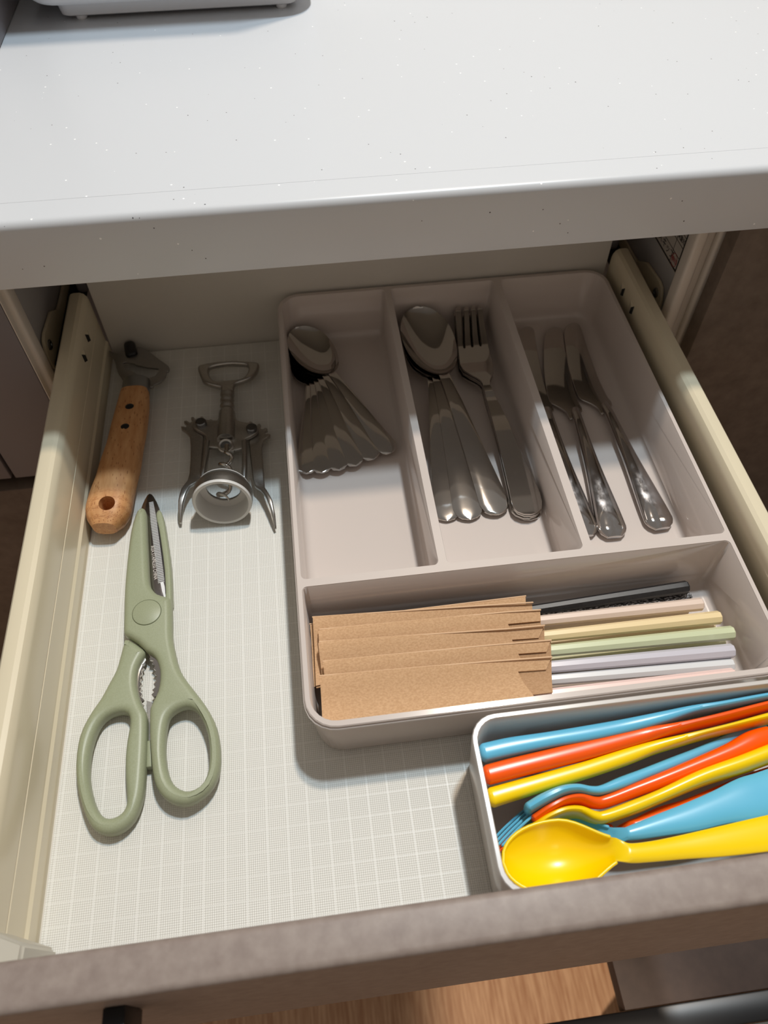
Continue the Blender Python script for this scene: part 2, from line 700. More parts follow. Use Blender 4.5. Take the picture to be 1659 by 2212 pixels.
def stile(xs, name):
    # vertical gasket profile of three beads, seen from the front
    mes = []
    for (x0, x1, dy) in xs:
        mes.append(box(x0, x1, CY - 0.012 + dy, CY - 0.0005, FZ, 0.1195, 0.0022, 3))
    return obj(name, join(*mes), M['cream'], cab)


stile([(-0.0302, -0.0222, 0.0), (-0.0362, -0.0300, 0.004), (-0.0445, -0.0360, 0.001)], 'frame_stile')
stile([(0.3910, 0.3990, 0.0), (0.3988, 0.4060, 0.004), (0.4058, 0.4160, 0.001)], 'frame_stile')


def yzplate(pts, x0, x1, bev=0.0004):
    """outline in (y, z), thickness in x"""
    me = plate([pts], 0, x1 - x0, bev, 2)
    me.transform(Matrix(((0, 0, 1, x0), (1, 0, 0, 0), (0, 1, 0, 0), (0, 0, 0, 1))))
    return me


BR = [(0.60, 0.024), (0.60, 0.036), (0.432, 0.0375), (0.424, 0.0385), (0.416, 0.044), (0.410, 0.0475), (0.385, 0.0500), (0.379, 0.0485),
      (0.3745, 0.042), (0.3735, 0.036), (0.376, 0.026)]
for sx, x0 in ((-1, -0.0292), (1, 0.3962)):
    br = obj('slide_bracket', yzplate(BR, x0, x0 + 0.0022), M['rail'], cab)
    xs = x0 + 0.0022 if sx < 0 else x0
    obj('screw', lathe([(0.0036, -0.0005), (0.0036, 0.0006), (0.0028, 0.0014), (0.0012, 0.0014), (0.0011, 0.0008)], (xs, 0.3830, 0.0415),
                       (-sx, 0, 0), 24), M['screw'], br)
    obj('slide_channel', box(-0.0268 if sx < 0 else 0.3862, -0.0165 if sx < 0 else 0.3955, 0.376, 0.75, 0.020, 0.030, 0.001), M['black_hole'], cab)

# inspection label on the right inner side
lx = 0.3985
st_ = obj('inspection_label', box(lx - 0.0003, lx - 0.0001, 0.3705, 0.44, 0.0655, 0.118), mat('label_paper', rgb(196, 188, 178), 0.6), cab)
fr = []
for y0, y1, z0, z1 in ((0.3715, 0.44, 0.0665, 0.0677), (0.3715, 0.3727, 0.0665, 0.118), (0.3727, 0.44, 0.0760, 0.0763), (0.3727, 0.44, 0.0840, 0.0843),
                       (0.3727, 0.44, 0.0915, 0.0918), (0.3727, 0.44, 0.0985, 0.0988), (0.3835, 0.3838, 0.0677, 0.0915)):
    fr.append(box(lx - 0.0005, lx - 0.00035, y0, y1, z0, z1))
obj('printed_frame', join(*fr), M['ink'], st_)


def side_text(s, size, y, z, m):
    me = text_mesh(s, size, 0.00003)
    # text runs towards the front of the cabinet (-y), upright in z, faces -x
    me.transform(Matrix(((0, 0, -1, lx - 0.0005), (-1, 0, 0, y), (0, 1, 0, z), (0, 0, 0, 1))))
    return obj('printed_text', me, m, st_)


side_text('ックスキップ', 0.0068, 0.4010, 0.0720, M['ink'])
side_text('検査印', 0.0042, 0.3782, 0.0878, M['ink'])
side_text('品質保証', 0.0050, 0.4000, 0.0950, M['ink'])
side_text('検印', 0.0042, 0.3781, 0.0800 - 0.0085, M['red_ink'])
rg = lathe([(0.0042, 0), (0.0045, 0), (0.0045, 0.0001), (0.0042, 0.0001)], (lx - 0.0005, 0.3781, 0.0718), (-1, 0, 0), 32, True)
obj('printed_stamp', rg, M['red_ink'], st_)

# neighbouring fronts
nl = thing('grey_filler_cabinet', 'dark grey narrow cabinet front left of the open drawer, under the worktop', 'cabinet', (-0.06, 0.35, -0.05))
obj('front_panel', box(-0.0775, -0.0272, 0.3450, 0.362, -0.047, 0.135, 0.001), M['grey_door'], nl)
obj('edge_strip', box(-0.0270, -0.0262, 0.3452, 0.358, -0.0470, 0.119, 0.0003), M['cream'], nl)
obj('front_panel', box(-0.40, -0.0800, 0.3450, 0.362, -0.047, 0.135, 0.001), M['grey_door'], nl)
obj('shadow_gap', box(-0.40, -0.0455, 0.366, 0.372, -0.070, 0.119), M['black_hole'], nl)
ll = thing('lower_left_cabinet', 'dark brown lower cabinet front left of the drawer, below the grey front', 'cabinet', (-0.2, 0.35, -0.4))
obj('front_panel', box(-0.40, -0.0465, 0.3450, 0.362, FZ + 0.08, -0.060, 0.001), M['brown_dark'], ll)
nr = thing('right_cabinet', 'mottled brown cabinet front right of the open drawer, under the worktop', 'cabinet', (0.6, 0.35, -0.3))
obj('front_panel', box(0.4075, 1.0, 0.3350, 0.3485, FZ + 0.08, 0.124, 0.001), M['brown_dark'], nr)
obj('edge_band', box(0.4165, 1.0, 0.349, 0.362, FZ + 0.08, 0.1195, 0.0005), M['cream'], nr)

# something brown with a black rail, low on the right
lr = thing('lower_drawer_unit', 'dark brown panel with a black rail low in the bottom right corner', 'cabinet', (0.45, 0.0, -0.3))
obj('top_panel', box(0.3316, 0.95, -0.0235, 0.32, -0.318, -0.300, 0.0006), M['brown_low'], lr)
obj('black_rail', box(0.20, 0.95, -0.0430, -0.0240, -0.325, -0.2990, 0.0015), M['black'], lr)
obj('grey_trim', box(0.20, 0.95, -0.0475, -0.0435, -0.320, -0.2995, 0.0008), M['grey_rubber'], lr)
obj('front_panel', box(0.37, 0.95, -0.0700, -0.0490, -0.60, -0.304, 0.001), M['brown_dark'], lr)
obj('support', box(0.3616, 0.94, 0.05, 0.31, FZ, -0.3185), M['brown_dark'], lr)

# ------------------------------------------------------------------ the drawer
DX1 = 0.3705
dr = thing('sliding_cutlery_unit', 'pulled-out kitchen drawer with cream metal sides and brown front panel', 'drawer', (0.18, 0.2, -0.014))
obj('bottom_panel', box(0.0, DX1, 0.0128, 0.4175, -0.014, -0.0013), M['white_board'], dr)
obj('back_panel', box(0.0005, DX1 - 0.0005, 0.4178, 0.432, -0.014, 0.0925, 0.0006), M['white_board'], dr)


def rail(flip):
    prof = [(0.0, -0.014), (0.0, 0.0110), (-0.0012, 0.0128), (-0.0016, 0.0300), (-0.0021, 0.0303), (-0.0021, 0.0310), (-0.0016, 0.0313),
            (-0.0018, 0.0490), (-0.0024, 0.0520), (-0.0040, 0.0545), (-0.0062, 0.0556), (-0.0105, 0.0556), (-0.0125, 0.0550), (-0.0138, 0.0535),
            (-0.0142, 0.0500), (-0.0142, -0.014)]
    v, f = [], []
    y0, y1 = 0.0128, 0.4176
    N = len(prof)
    for y in (y0, y1):
        for x, z in prof:
            v.append(((DX1 - x) if flip else x, y, z))
    for k in range(N):
        f.append((k, (k + 1) % N, N + (k + 1) % N, N + k))
    f.append(tuple(range(N)))
    f.append(tuple(range(N, 2 * N)))
    o = obj('side_rail', pydata('mesh', v, f), M['rail'], dr, True, 25)
    for yy in (0.388, 0.368):
        xx = DX1 + 0.0013 if flip else -0.0013
        # louvre: small pressed hood with a dark mouth
        s = 1 if flip else -1
        hood = pydata('m', [(xx + s * 0.0006, yy - 0.004, 0.040), (xx + s * 0.0006, yy + 0.004, 0.040), (xx + s * 0.0006, yy - 0.004, 0.047),
                            (xx + s * 0.0006, yy + 0.004, 0.047), (xx - s * 0.0016, yy - 0.0035, 0.0410), (xx - s * 0.0016, yy - 0.0035, 0.0460)],
                      [(0, 1, 4), (2, 5, 3), (1, 3, 5, 4), (0, 2, 3, 1)])
        obj('louvre', hood, M['rail'], o, False)
        mouth = pydata('m', [(xx + s * 0.0006, yy - 0.0042, 0.0400), (xx + s * 0.0006, yy - 0.0042, 0.047), (xx - s * 0.0016, yy - 0.0036, 0.0460), (xx - s * 0.0016, yy - 0.0036, 0.0410)],
                       [(0, 1, 2, 3)])
        obj('slot', mouth, M['black_hole'], o, False)
    pg = box(DX1 + 0.004 if flip else -0.0125, DX1 + 0.0125 if flip else -0.004, 0.432, 0.450, 0.044, 0.0535, 0.003, 3)
    obj('guide_roller', pg, M['grey_door'], o)
    return o


rail(False)
rail(True)
# left front corner connector
clip = pydata('mesh', [(-0.014, 0.0125, 0.020), (0.0085, 0.0125, -0.001), (0.0085, 0.0260, -0.001), (-0.014, 0.0345, 0.020),
                       (-0.014, 0.0125, 0.0600), (0.0095, 0.0125, 0.0400), (0.0085, 0.0240, 0.0360), (-0.014, 0.0345, 0.0580)],
              [(0, 1, 2, 3), (4, 7, 6, 5), (0, 4, 5, 1), (1, 5, 6, 2), (2, 6, 7, 3), (3, 7, 4, 0)])
bmx = bmesh.new()
bmx.from_mesh(clip)
bmesh.ops.bevel(bmx, geom=list(bmx.edges), offset=0.0014, segments=3, affect='EDGES')
bmx.to_mesh(clip)
bmx.free()
cc = obj('corner_connector', clip, M['clip'], dr)
fp = obj('front_panel', box(-0.045, 0.415, -0.0044, 0.0122, -0.090, 0.0807, 0.0028, 4), M['brown'], dr)
hd = box(0.0495, 0.0575, -0.0300, -0.0046, 0.036, 0.0600, 0.0004)
hb = box(0.0495, 0.0575, -0.0340, -0.0290, -0.05, 0.0600, 0.0004)
obj('handle', join(hd, hb), M['black'], fp)

# embossed liner
ln = obj('drawer_liner', box(0.0012, DX1 - 0.001, 0.0135, 0.4150, -0.0012, 0.0), M['liner'])
tag(ln, 'white embossed non-slip mat with a grid of dots lining the drawer bottom', 'drawer liner')

# ------------------------------------------------------------------ divided cutlery tray
TH = 0.042
tr = thing('cutlery_tray', 'large greige plastic cutlery tray with four compartments at the back of the drawer', 'cutlery tray', (0.247, 0.255, 0.0))
X0, X1, Y0, Y1 = 0.1275, 0.3665, 0.0950, 0.4150
outer = [(rr(X0 + 0.0075, X1 - 0.0075, Y0 + 0.0055, Y1 - 0.005, 0.010), 0.0),
         (rr(X0 + 0.0050, X1 - 0.0050, Y0 + 0.0032, Y1 - 0.003, 0.012), 0.0012),
         (rr(X0 + 0.0038, X1 - 0.0038, Y0 + 0.0020, Y1 - 0.0022, 0.013), 0.004),
         (rr(X0 + 0.0004, X1 - 0.0004, Y0 + 0.0002, Y1 - 0.0002, 0.0150), 0.0385),
         (rr(X0 - 0.0004, X1 + 0.0004, Y0 - 0.0006, Y1 + 0.0004, 0.0154), 0.0390),
         (rr(X0 - 0.0004, X1 + 0.0004, Y0 - 0.0006, Y1 + 0.0004, 0.0154), 0.0402),
         (rr(X0 + 0.0002, X1 - 0.0002, Y0 + 0.0000, Y1 - 0.0002, 0.0152), 0.0405),
         (rr(X0 + 0.0002, X1 - 0.0002, Y0 + 0.0000, Y1 - 0.0002, 0.0152), 0.0416),
         (rr(X0 + 0.0006, X1 - 0.0006, Y0 + 0.0004, Y1 - 0.0006, 0.0150), 0.0420)]
DIV = [(0.2040, 0.2085), (0.2835, 0.2885)]
HD = (0.1722, 0.1768)
XR, YR = X1 - 0.0028, Y1 - 0.0035
comps = [(X0 + 0.0028, DIV[0][0], HD[1], YR), (DIV[0][1], DIV[1][0], HD[1], YR), (DIV[1][1], XR, HD[1], YR), (X0 + 0.0028, XR, Y0 + 0.0030, HD[0])]
RAD = [(0.004, 0.012)]


def crr(c, ins, i):
    x0, x1, y0, y1 = c
    # corner radii: big at the tray's outer corners, small elsewhere  (order: +x+y, -x+y, -x-y, +x-y)
    big, sm = 0.0125, 0.0028
    R = {0: (sm, big, sm, sm), 1: (sm, sm, sm, sm), 2: (big, sm, sm, sm), 3: (sm, sm, big, big)}[i]
    x0 += ins
    x1 -= ins
    y0 += ins
    y1 -= ins
    out = []
    for (sx, sy, a0), r in zip(((1, 1, 0), (-1, 1, 90), (-1, -1, 180), (1, -1, 270)), R):
        cx = x1 - r if sx > 0 else x0 + r
        cy = y1 - r if sy > 0 else y0 + r
        for k in range(7):
            a = math.radians(a0 + 15 * k)
            out.append((cx + r * math.cos(a), cy + r * math.sin(a)))
    return out


top = plate([outer[-1][0]] + [crr(c, 0, i) for i, c in enumerate(comps)], TH - 0.0001, TH + 0.0001)
obj('tray_shell', join(stack(outer, True, False), top), M['tray'], tr)
for i, c in enumerate(comps):
    ls = [(crr(c, -0.0002, i), 0.0420), (crr(c, 0.0002, i), 0.0416), (crr(c, 0.0016, i), 0.010), (crr(c, 0.0022, i), 0.0062), (crr(c, 0.0036, i), 0.0042), (crr(c, 0.0060, i), 0.0032), (crr(c, 0.0085, i), 0.0030)]
    # blend the fillet loops so corners stay round
    L2 = []
    for (L, z) in ls:
        L2.append((L, z))
    obj('compartment', stack(L2, False, True), M['tray'], tr, True, 50)

# ------------------------------------------------------------------ spoons
def spoon_mesh(L, bowl, bw, neckw, endw, dep, rise, th, lift, crown=0.0002):
    """local frame: bowl centre at origin, handle towards -y; resting z=0 at the bowl's underside"""
    st = []
    bt = bowl / 2
    n = 26
    for k in range(n):                       # bowl, tip -> neck
        t = k / (n - 1)
        s = -math.cos(math.pi * t)           # -1..1
        y = -s * bt
        prof = math.sqrt(max(0.0, 1 - s * s))
        w = bw / 2 * prof * (1 + 0.10 * -s)
        w = max(w, 0.0006)
        if s > 0.55:
            q = (s - 0.55) / 0.45
            w = max(w, neckw / 2 * (0.4 + 0.6 * q) + (1 - q) * 0.002)
        d = dep * (1 - s * s) ** 0.75
        z = dep + 0.0006 + rise * max(0.0, s) ** 3
        st.append((0, y, z, w, d, th))
    y0 = -bt
    hl = L - bowl
    m = 26
    zt = st[-1][2]
    for k in range(1, m + 1):
        t = k / m
        y = y0 - hl * t
        w = neckw / 2 + (endw - neckw) / 2 * t ** 1.25
        # rounded end
        rem = hl * (1 - t)
        R = endw / 2
        if rem < R:
            w *= math.sqrt(max(0.0, 1 - ((R - rem) / R) ** 2)) if rem > 0 else 0.10
        z = zt + rise * 0.5 * math.sin(min(1, t * 3) * math.pi / 2) * (1 - t) - (zt - lift) * (t ** 0.9)
        st.append((0, y, z, max(w, 0.0007), -crown * min(1, t * 6), th + 0.0006))
    # denser end
    out = st[:-1]
    for rem in (0.5, 0.28, 0.12, 0.03, 0.0):
        R = endw / 2
        y = y0 - hl + rem * R
        w = R * math.sqrt(max(0, 1 - (1 - rem) ** 2))
        if y < out[-1][1]:
            out.append((0, y, st[-1][2] + 0.0002 * rem, max(w, 0.0006), -crown, th + 0.0004))
    return ribbon(out, 16)


def place_spoons(name, mesh, L, bowl, ends, aims, pitches, group, labels):
    """ends: where each handle end touches the tray; the bowl tip leans against the rear wall"""
    for e, b, p, lab in zip(ends, aims, pitches, labels):
        o = bpy.data.objects.new(name, mesh)
        COL.objects.link(o)
        d = Vector(b) - Vector(e)
        rz = math.atan2(-d.x, d.y)
        R = Matrix.Rotation(rz, 3, 'Z') @ Matrix.Rotation(p, 3, 'X')
        o.location = Vector(e) + R @ Vector((0, L - bowl / 2, 0))
        o.rotation_euler = (p, 0, rz)
        tag(o, lab, 'spoon', group)


TL_, TB_ = 0.1290, 0.0510
ts = spoon_mesh(TL_, TB_, 0.0305, 0.0052, 0.0150, 0.0060, 0.0030, 0.0011, 0.0110)
ts.materials.append(M['steel'])
finish(ts, True, 50)
tE = [(0.1367, 0.2771, 0.0045), (0.1468, 0.2766, 0.005), (0.1578, 0.2778, 0.0055), (0.1686, 0.2803, 0.006), (0.1803, 0.2843, 0.0065), (0.1924, 0.2883, 0.0075)]
tD = [(0.1418, 0.3802, 0.016), (0.1425, 0.3804, 0.017), (0.1437, 0.3811, 0.018), (0.1444, 0.3819, 0.0185), (0.1452, 0.3837, 0.019), (0.1467, 0.3843, 0.02)]
tE = [(e[0], e[1], -0.0030 - 0.0001 * i) for i, e in enumerate(tE)]
tD = [(d[0] + 0.0050 - 0.0008 * i, d[1], d[2]) for i, d in enumerate(tD)]
tLab = ['steel teaspoon at the bottom of the fan, leftmost handle by the tray wall',
        'steel teaspoon whose handle is second from the left in the fan',
        'steel teaspoon whose handle is third from the left in the fan',
        'steel teaspoon whose handle is third from the right in the fan',
        'steel teaspoon second from the top, handle second from the right in the fan',
        'steel teaspoon on top of the fan, bowl fully visible, rightmost handle']
place_spoons('teaspoon', ts, TL_, TB_, tE, tD, [math.radians(3.4 + 0.95 * i) for i in range(6)], 'teaspoons fanned out in the left compartment', tLab)

SL_, SB_ = 0.1800, 0.0670
sp = spoon_mesh(SL_, SB_, 0.0370, 0.0072, 0.0200, 0.0085, 0.0040, 0.0014, 0.0155)
sp.materials.append(M['steel'])
finish(sp, True, 50)
bE = [(0.2203, 0.2321, 0.0045), (0.2344, 0.231, 0.005), (0.2521, 0.2323, 0.0055)]
bE = [(e[0], e[1], -0.0105 + 0.0006 * i) for i, e in enumerate(bE)]
bD = [(0.232, 0.3762, 0.022), (0.2315, 0.376, 0.0235), (0.2316, 0.3768, 0.025)]
place_spoons('tablespoon', sp, SL_, SB_, bE, bD, [math.radians(7.4 + 0.75 * i) for i in range(3)], 'tablespoons in the middle compartment',
             ['steel tablespoon at the bottom, handle against the left divider', 'steel tablespoon in the middle of three, handle second from the left divider',
              'steel tablespoon on top of three, large bowl fully visible'])

# ------------------------------------------------------------------ forks (outline at mid height)
fk_out = [(0.2584, 0.4082), (0.26, 0.4076), (0.2603, 0.4058), (0.2595, 0.3986), (0.257, 0.3765), (0.257, 0.3733), (0.2576, 0.3726), (0.2584, 0.3735), (0.2589, 0.3776), (0.2613, 0.3938), (0.2625, 0.4038), (0.2631, 0.4065), (0.2645, 0.407), (0.2656, 0.4065), (0.2659, 0.4045), (0.265, 0.3956), (0.2628, 0.3771), (0.2628, 0.3735), (0.2635, 0.3729), (0.2644, 0.3741), (0.2649, 0.3782), (0.2669, 0.3953), (0.2678, 0.4043), (0.2683, 0.4062), (0.2696, 0.4067), (0.2706, 0.4063), (0.271, 0.4046), (0.2703, 0.3949), (0.2688, 0.377), (0.2689, 0.3738), (0.2696, 0.3732), (0.2706, 0.3747), (0.271, 0.3788), (0.2719, 0.3947), (0.2724, 0.4037), (0.2729, 0.4057), (0.2741, 0.4063), (0.2753, 0.4058), (0.2758, 0.4038), (0.2758, 0.3964), (0.2757, 0.3852), (0.2751, 0.3713), (0.2748, 0.3595), (0.2737, 0.3506), (0.2713, 0.342), (0.2687, 0.3363), (0.2675, 0.3335), (0.2666, 0.3286), (0.2675, 0.3229), (0.2699, 0.311), (0.2726, 0.2963), (0.2748, 0.2756), (0.277, 0.2604), (0.279, 0.2489), (0.2801, 0.24), (0.2799, 0.2326), (0.2786, 0.2285), (0.2753, 0.2256), (0.271, 0.2245), (0.2667, 0.2252), (0.263, 0.2276), (0.2613, 0.2307), (0.2611, 0.2361), (0.2616, 0.2435), (0.2619, 0.2545), (0.2622, 0.2726), (0.2621, 0.2904), (0.262, 0.3064), (0.2615, 0.3187), (0.2614, 0.3274), (0.2616, 0.3311), (0.2612, 0.3343), (0.2593, 0.3378), (0.2554, 0.3432), (0.252, 0.349), (0.2511, 0.3563), (0.2525, 0.3689), (0.254, 0.3824), (0.2552, 0.3946), (0.2563, 0.4058), (0.257, 0.4078)]
fork_end = (0.2695, 0.2292, 0.01)
fork = plate([fk_out], -0.0008, 0.0008, 0.0004, 2)
ys = [p[1] for p in fk_out]
slices(fork, 'y', min(ys) + 0.002, max(ys) - 0.002, 90)
FKN = [(0.2266, 0.0102), (0.3088, 0.0165), (0.3292, 0.019), (0.3619, 0.0135), (0.3834, 0.016), (0.4036, 0.0235)]          # (y, z) down the top fork


def fork_bend(y):
    pts = FKS
    if y <= pts[0][0]:
        return pts[0][1]
    for (a, za), (b, zb) in zip(pts, pts[1:]):
        if y <= b:
            return za + (zb - za) * (y - a) / (b - a)
    return pts[-1][1]


FKS = catmull([tuple(k) for k in FKN], 16, closed=False)
for v in fork.vertices:
    v.co.z += fork_bend(v.co.y) - 0.0045 - 3 * 0.0019
fork.transform(Matrix.Translation((-fork_end[0], -fork_end[1], 0)))
fork.materials.append(M['steel'])
finish(fork, True, 45)
nrm = [Vector(c.vector) for c in fork.corner_normals]
for p in fork.polygons:
    if abs(p.normal.z) > 0.8:
        for li in p.loop_indices:
            y = fork.vertices[fork.loops[li].vertex_index].co.y + fork_end[1]
            g_ = (fork_bend(y + 0.0015) - fork_bend(y - 0.0015)) / 0.003
            nrm[li] = Vector((0, -g_, 1)).normalized() * (1 if p.normal.z > 0 else -1)
fork.normals_split_custom_set(nrm)
for i, lab in enumerate(('steel fork at the bottom of the stack of four', 'steel fork second from the bottom of the stack of four',
                         'steel fork third from the bottom of the stack of four', 'steel fork on top of the stack, right of the tablespoons')):
    o = bpy.data.objects.new('dinner_fork', fork)
    COL.objects.link(o)
    k = 3 - i
    o.location = (fork_end[0] + 0.0003 * k * (-1) ** i, fork_end[1] - 0.0001 * k, 0.0045 + 0.0019 * i)
    o.rotation_euler = (0, 0, 0.004 * k * (-1) ** i)
    tag(o, lab, 'fork', 'forks stacked in the middle compartment')

# ------------------------------------------------------------------ knives (prototype traced from the middle one)
kb = [(0.3288, 0.3952), (0.3323, 0.3957), (0.335, 0.3944), (0.336, 0.3906), (0.3347, 0.3813), (0.3329, 0.3708), (0.3307, 0.3538), (0.3287, 0.3382), (0.3278, 0.3246), (0.3277, 0.3151), (0.3279, 0.3081), (0.3178, 0.3011), (0.3171, 0.3065), (0.3157, 0.3097), (0.3132, 0.3131), (0.3105, 0.3158), (0.3085, 0.3179), (0.3078, 0.3232), (0.3089, 0.3335), (0.3109, 0.3463), (0.3138, 0.3594), (0.3173, 0.3729), (0.3204, 0.3832), (0.3239, 0.3909)]
kh = [(0.3245, 0.3125, 0.0064, 0.00225, 0.0009), (0.3229, 0.3065, 0.0072, 0.00326, 0.002), (0.3218, 0.2956, 0.0085, 0.00338, 0.003), (0.3208, 0.2768, 0.0085, 0.00412, 0.0034), (0.32, 0.2552, 0.008, 0.00543, 0.0036), (0.3192, 0.2346, 0.0075, 0.00731, 0.0036), (0.3187, 0.2198, 0.007, 0.00862, 0.0034), (0.3185, 0.2116, 0.0066, 0.00918, 0.003)]
kA = (0.3333, 0.3883, 0.006)
kE = (0.318, 0.2082, 0.006)


def knife_parts():  # blade plate and hollow handle
    blade = plate([catmull(kb, 2)], 0.0058, 0.0074, 0.0005, 2)
    st = dense([tuple(q) for q in kh], 4)
    h = loft(st, 26, 2.2, round_ends=(False, 0.0085))
    return blade, h


kn0 = thing('dinner_knife', 'steel table knife in the middle, smeared handle, between two others', 'knife', (kE[0], kE[1], 0.003), 'table knives in the right compartment')
bl, hl_ = knife_parts()
obj('blade', bl, M['steel'], kn0)
smear = noise_mat('smeared_steel', (0.50, 0.47, 0.45, 1), (0.58, 0.58, 0.60, 1), 0.12, 60, (1.4, 0.7, 1), lo=0.45, hi=0.6, metal=1.0)
bs = smear.node_tree.nodes['Principled BSDF']
rp_ = nd(smear, 'ShaderNodeMapRange')
rp_.inputs['From Min'].default_value = 0.50
rp_.inputs['From Max'].default_value = 0.68
rp_.inputs['To Min'].default_value = 0.05
rp_.inputs['To Max'].default_value = 0.26
lk(smear, [n for n in smear.node_tree.nodes if n.type == 'TEX_NOISE'][0].outputs['Fac'], rp_.inputs['Value'])
lk(smear, rp_.outputs[0], bs.inputs['Roughness'])
obj('handle', hl_, smear, kn0)
d0 = Vector(kA) - Vector(kE)
a0 = math.atan2(d0.y, d0.x)
for (tipp, endp, lab) in (((0.3485, 0.3915, 0.006), (0.3485, 0.2105, 0.006), 'steel table knife nearest the right wall of the tray'),
                          ((0.3124, 0.3895, 0.006), (0.3009, 0.2111, 0.006), 'steel table knife half hidden behind the divider, leftmost of the three')):
    dd = Vector(tipp) - Vector(endp)
    k = dup(kn0, (endp[0], endp[1], 0.003), math.atan2(dd.y, dd.x) - a0, lab, 'table knives in the right compartment')

# ------------------------------------------------------------------ chopsticks and paper sleeves
def stick(name, m, pts, w, label, seg=8):
    """tapered eight-sided chopstick with a rounded butt"""
    (x1, y1, z1), (x0, y0, z0) = pts       # butt, sleeve side
    a, b = Vector((x1, y1, z1)), Vector((x0, y0, z0))
    d = (b - a)
    st = []
    Lx = 0.215
    u = d.normalized()
    lim = max(0.1520, a.x + u.x * Lx)
    Lx = (a.x - lim) / max(1e-6, -u.x)
    for t in (0.0, 0.02, 0.3, 0.6, 1.0):
        p = a + u * (Lx * t)
        r = w / 2 * (1 - 0.42 * t * Lx / 0.215)
        p.z = max(p.z, 0.0033 + r)
        st.append((p.x, p.y, p.z, r, r))
    me = loft(st, seg, 2.0, phase=0.5, round_ends=(0.0016, True))
    o = obj(name, me, m, None, True, 30)
    tag(o, label, 'chopstick', 'chopsticks in the front compartment')
    return o


glit = noise_mat('glitter_black', (0.02, 0.02, 0.022, 1), (0.55, 0.54, 0.55, 1), 0.4, 1800, (0.3, 1, 1), detail=2, lo=0.48, hi=0.62)
blk = noise_mat('black_lacquer', (0.012, 0.012, 0.013, 1), (0.02, 0.02, 0.022, 1), 0.35, 500)
CS = [
    ('black', blk, [(0.3435, 0.1603, 0.016), (0.2599, 0.159, 0.012)], 0.0073, 'black chopstick, rearmost, lying against the middle wall'),
    ('glitter', glit, [(0.3462, 0.1571, 0.009), (0.2612, 0.1572, 0.009)], 0.0066, 'grey glitter chopstick in front of the black one'),
    ('beige', mat('beige_lacquer', rgb(228, 206, 190), 0.22), [(0.3463, 0.1477, 0.018), (0.2576, 0.1488, 0.018)], 0.0073, 'beige chopstick in front of the grey glitter one'),
    ('pale_beige', mat('pale_beige_lacquer', rgb(238, 222, 208), 0.22), [(0.3418, 0.1501, 0.008), (0.2615, 0.1493, 0.008)], 0.0066, 'beige chopstick half hidden between the thick beige and yellow ones'),
    ('yellow', mat('pale_yellow_lacquer', rgb(236, 212, 164), 0.22), [(0.3518, 0.1376, 0.02), (0.2567, 0.1386, 0.02)], 0.0074, 'pale yellow chopstick, the thick upper one of its colour'),
    ('yellow_low', mat('dull_yellow_lacquer', rgb(240, 220, 180), 0.22), [(0.3527, 0.1384, 0.0085), (0.2626, 0.1389, 0.0085)], 0.0066, 'pale yellow chopstick, half hidden under the green one'),
    ('green', mat('pale_green_lacquer', rgb(202, 208, 170), 0.22), [(0.3543, 0.1272, 0.0215), (0.258, 0.1293, 0.0215)], 0.0076, 'pale green chopstick reaching furthest right'),
    ('green_low', mat('light_green_lacquer', rgb(222, 226, 188), 0.22), [(0.3541, 0.1278, 0.009), (0.2601, 0.1288, 0.009)], 0.0066, 'light green chopstick half hidden under the lavender one'),
    ('lavender', mat('lavender_grey_lacquer', rgb(200, 196, 204), 0.22), [(0.3499, 0.117, 0.022), (0.2555, 0.1201, 0.022)], 0.0076, 'lavender grey chopstick in front of the green ones'),
    ('grey', mat('grey_white_lacquer', rgb(214, 214, 214), 0.22), [(0.3482, 0.1107, 0.019), (0.2545, 0.1144, 0.019)], 0.0070, 'white-grey chopstick in front of the lavender one'),
    ('pink', mat('pale_pink_lacquer', rgb(240, 208, 198), 0.22), [(0.3447, 0.1036, 0.0225), (0.2441, 0.1054, 0.0225)], 0.0076, 'pale pink chopstick nearest the front wall of the tray'),
]
for nm, m, p, w, lab in CS:
    stick('chopstick', m, p, w, lab)

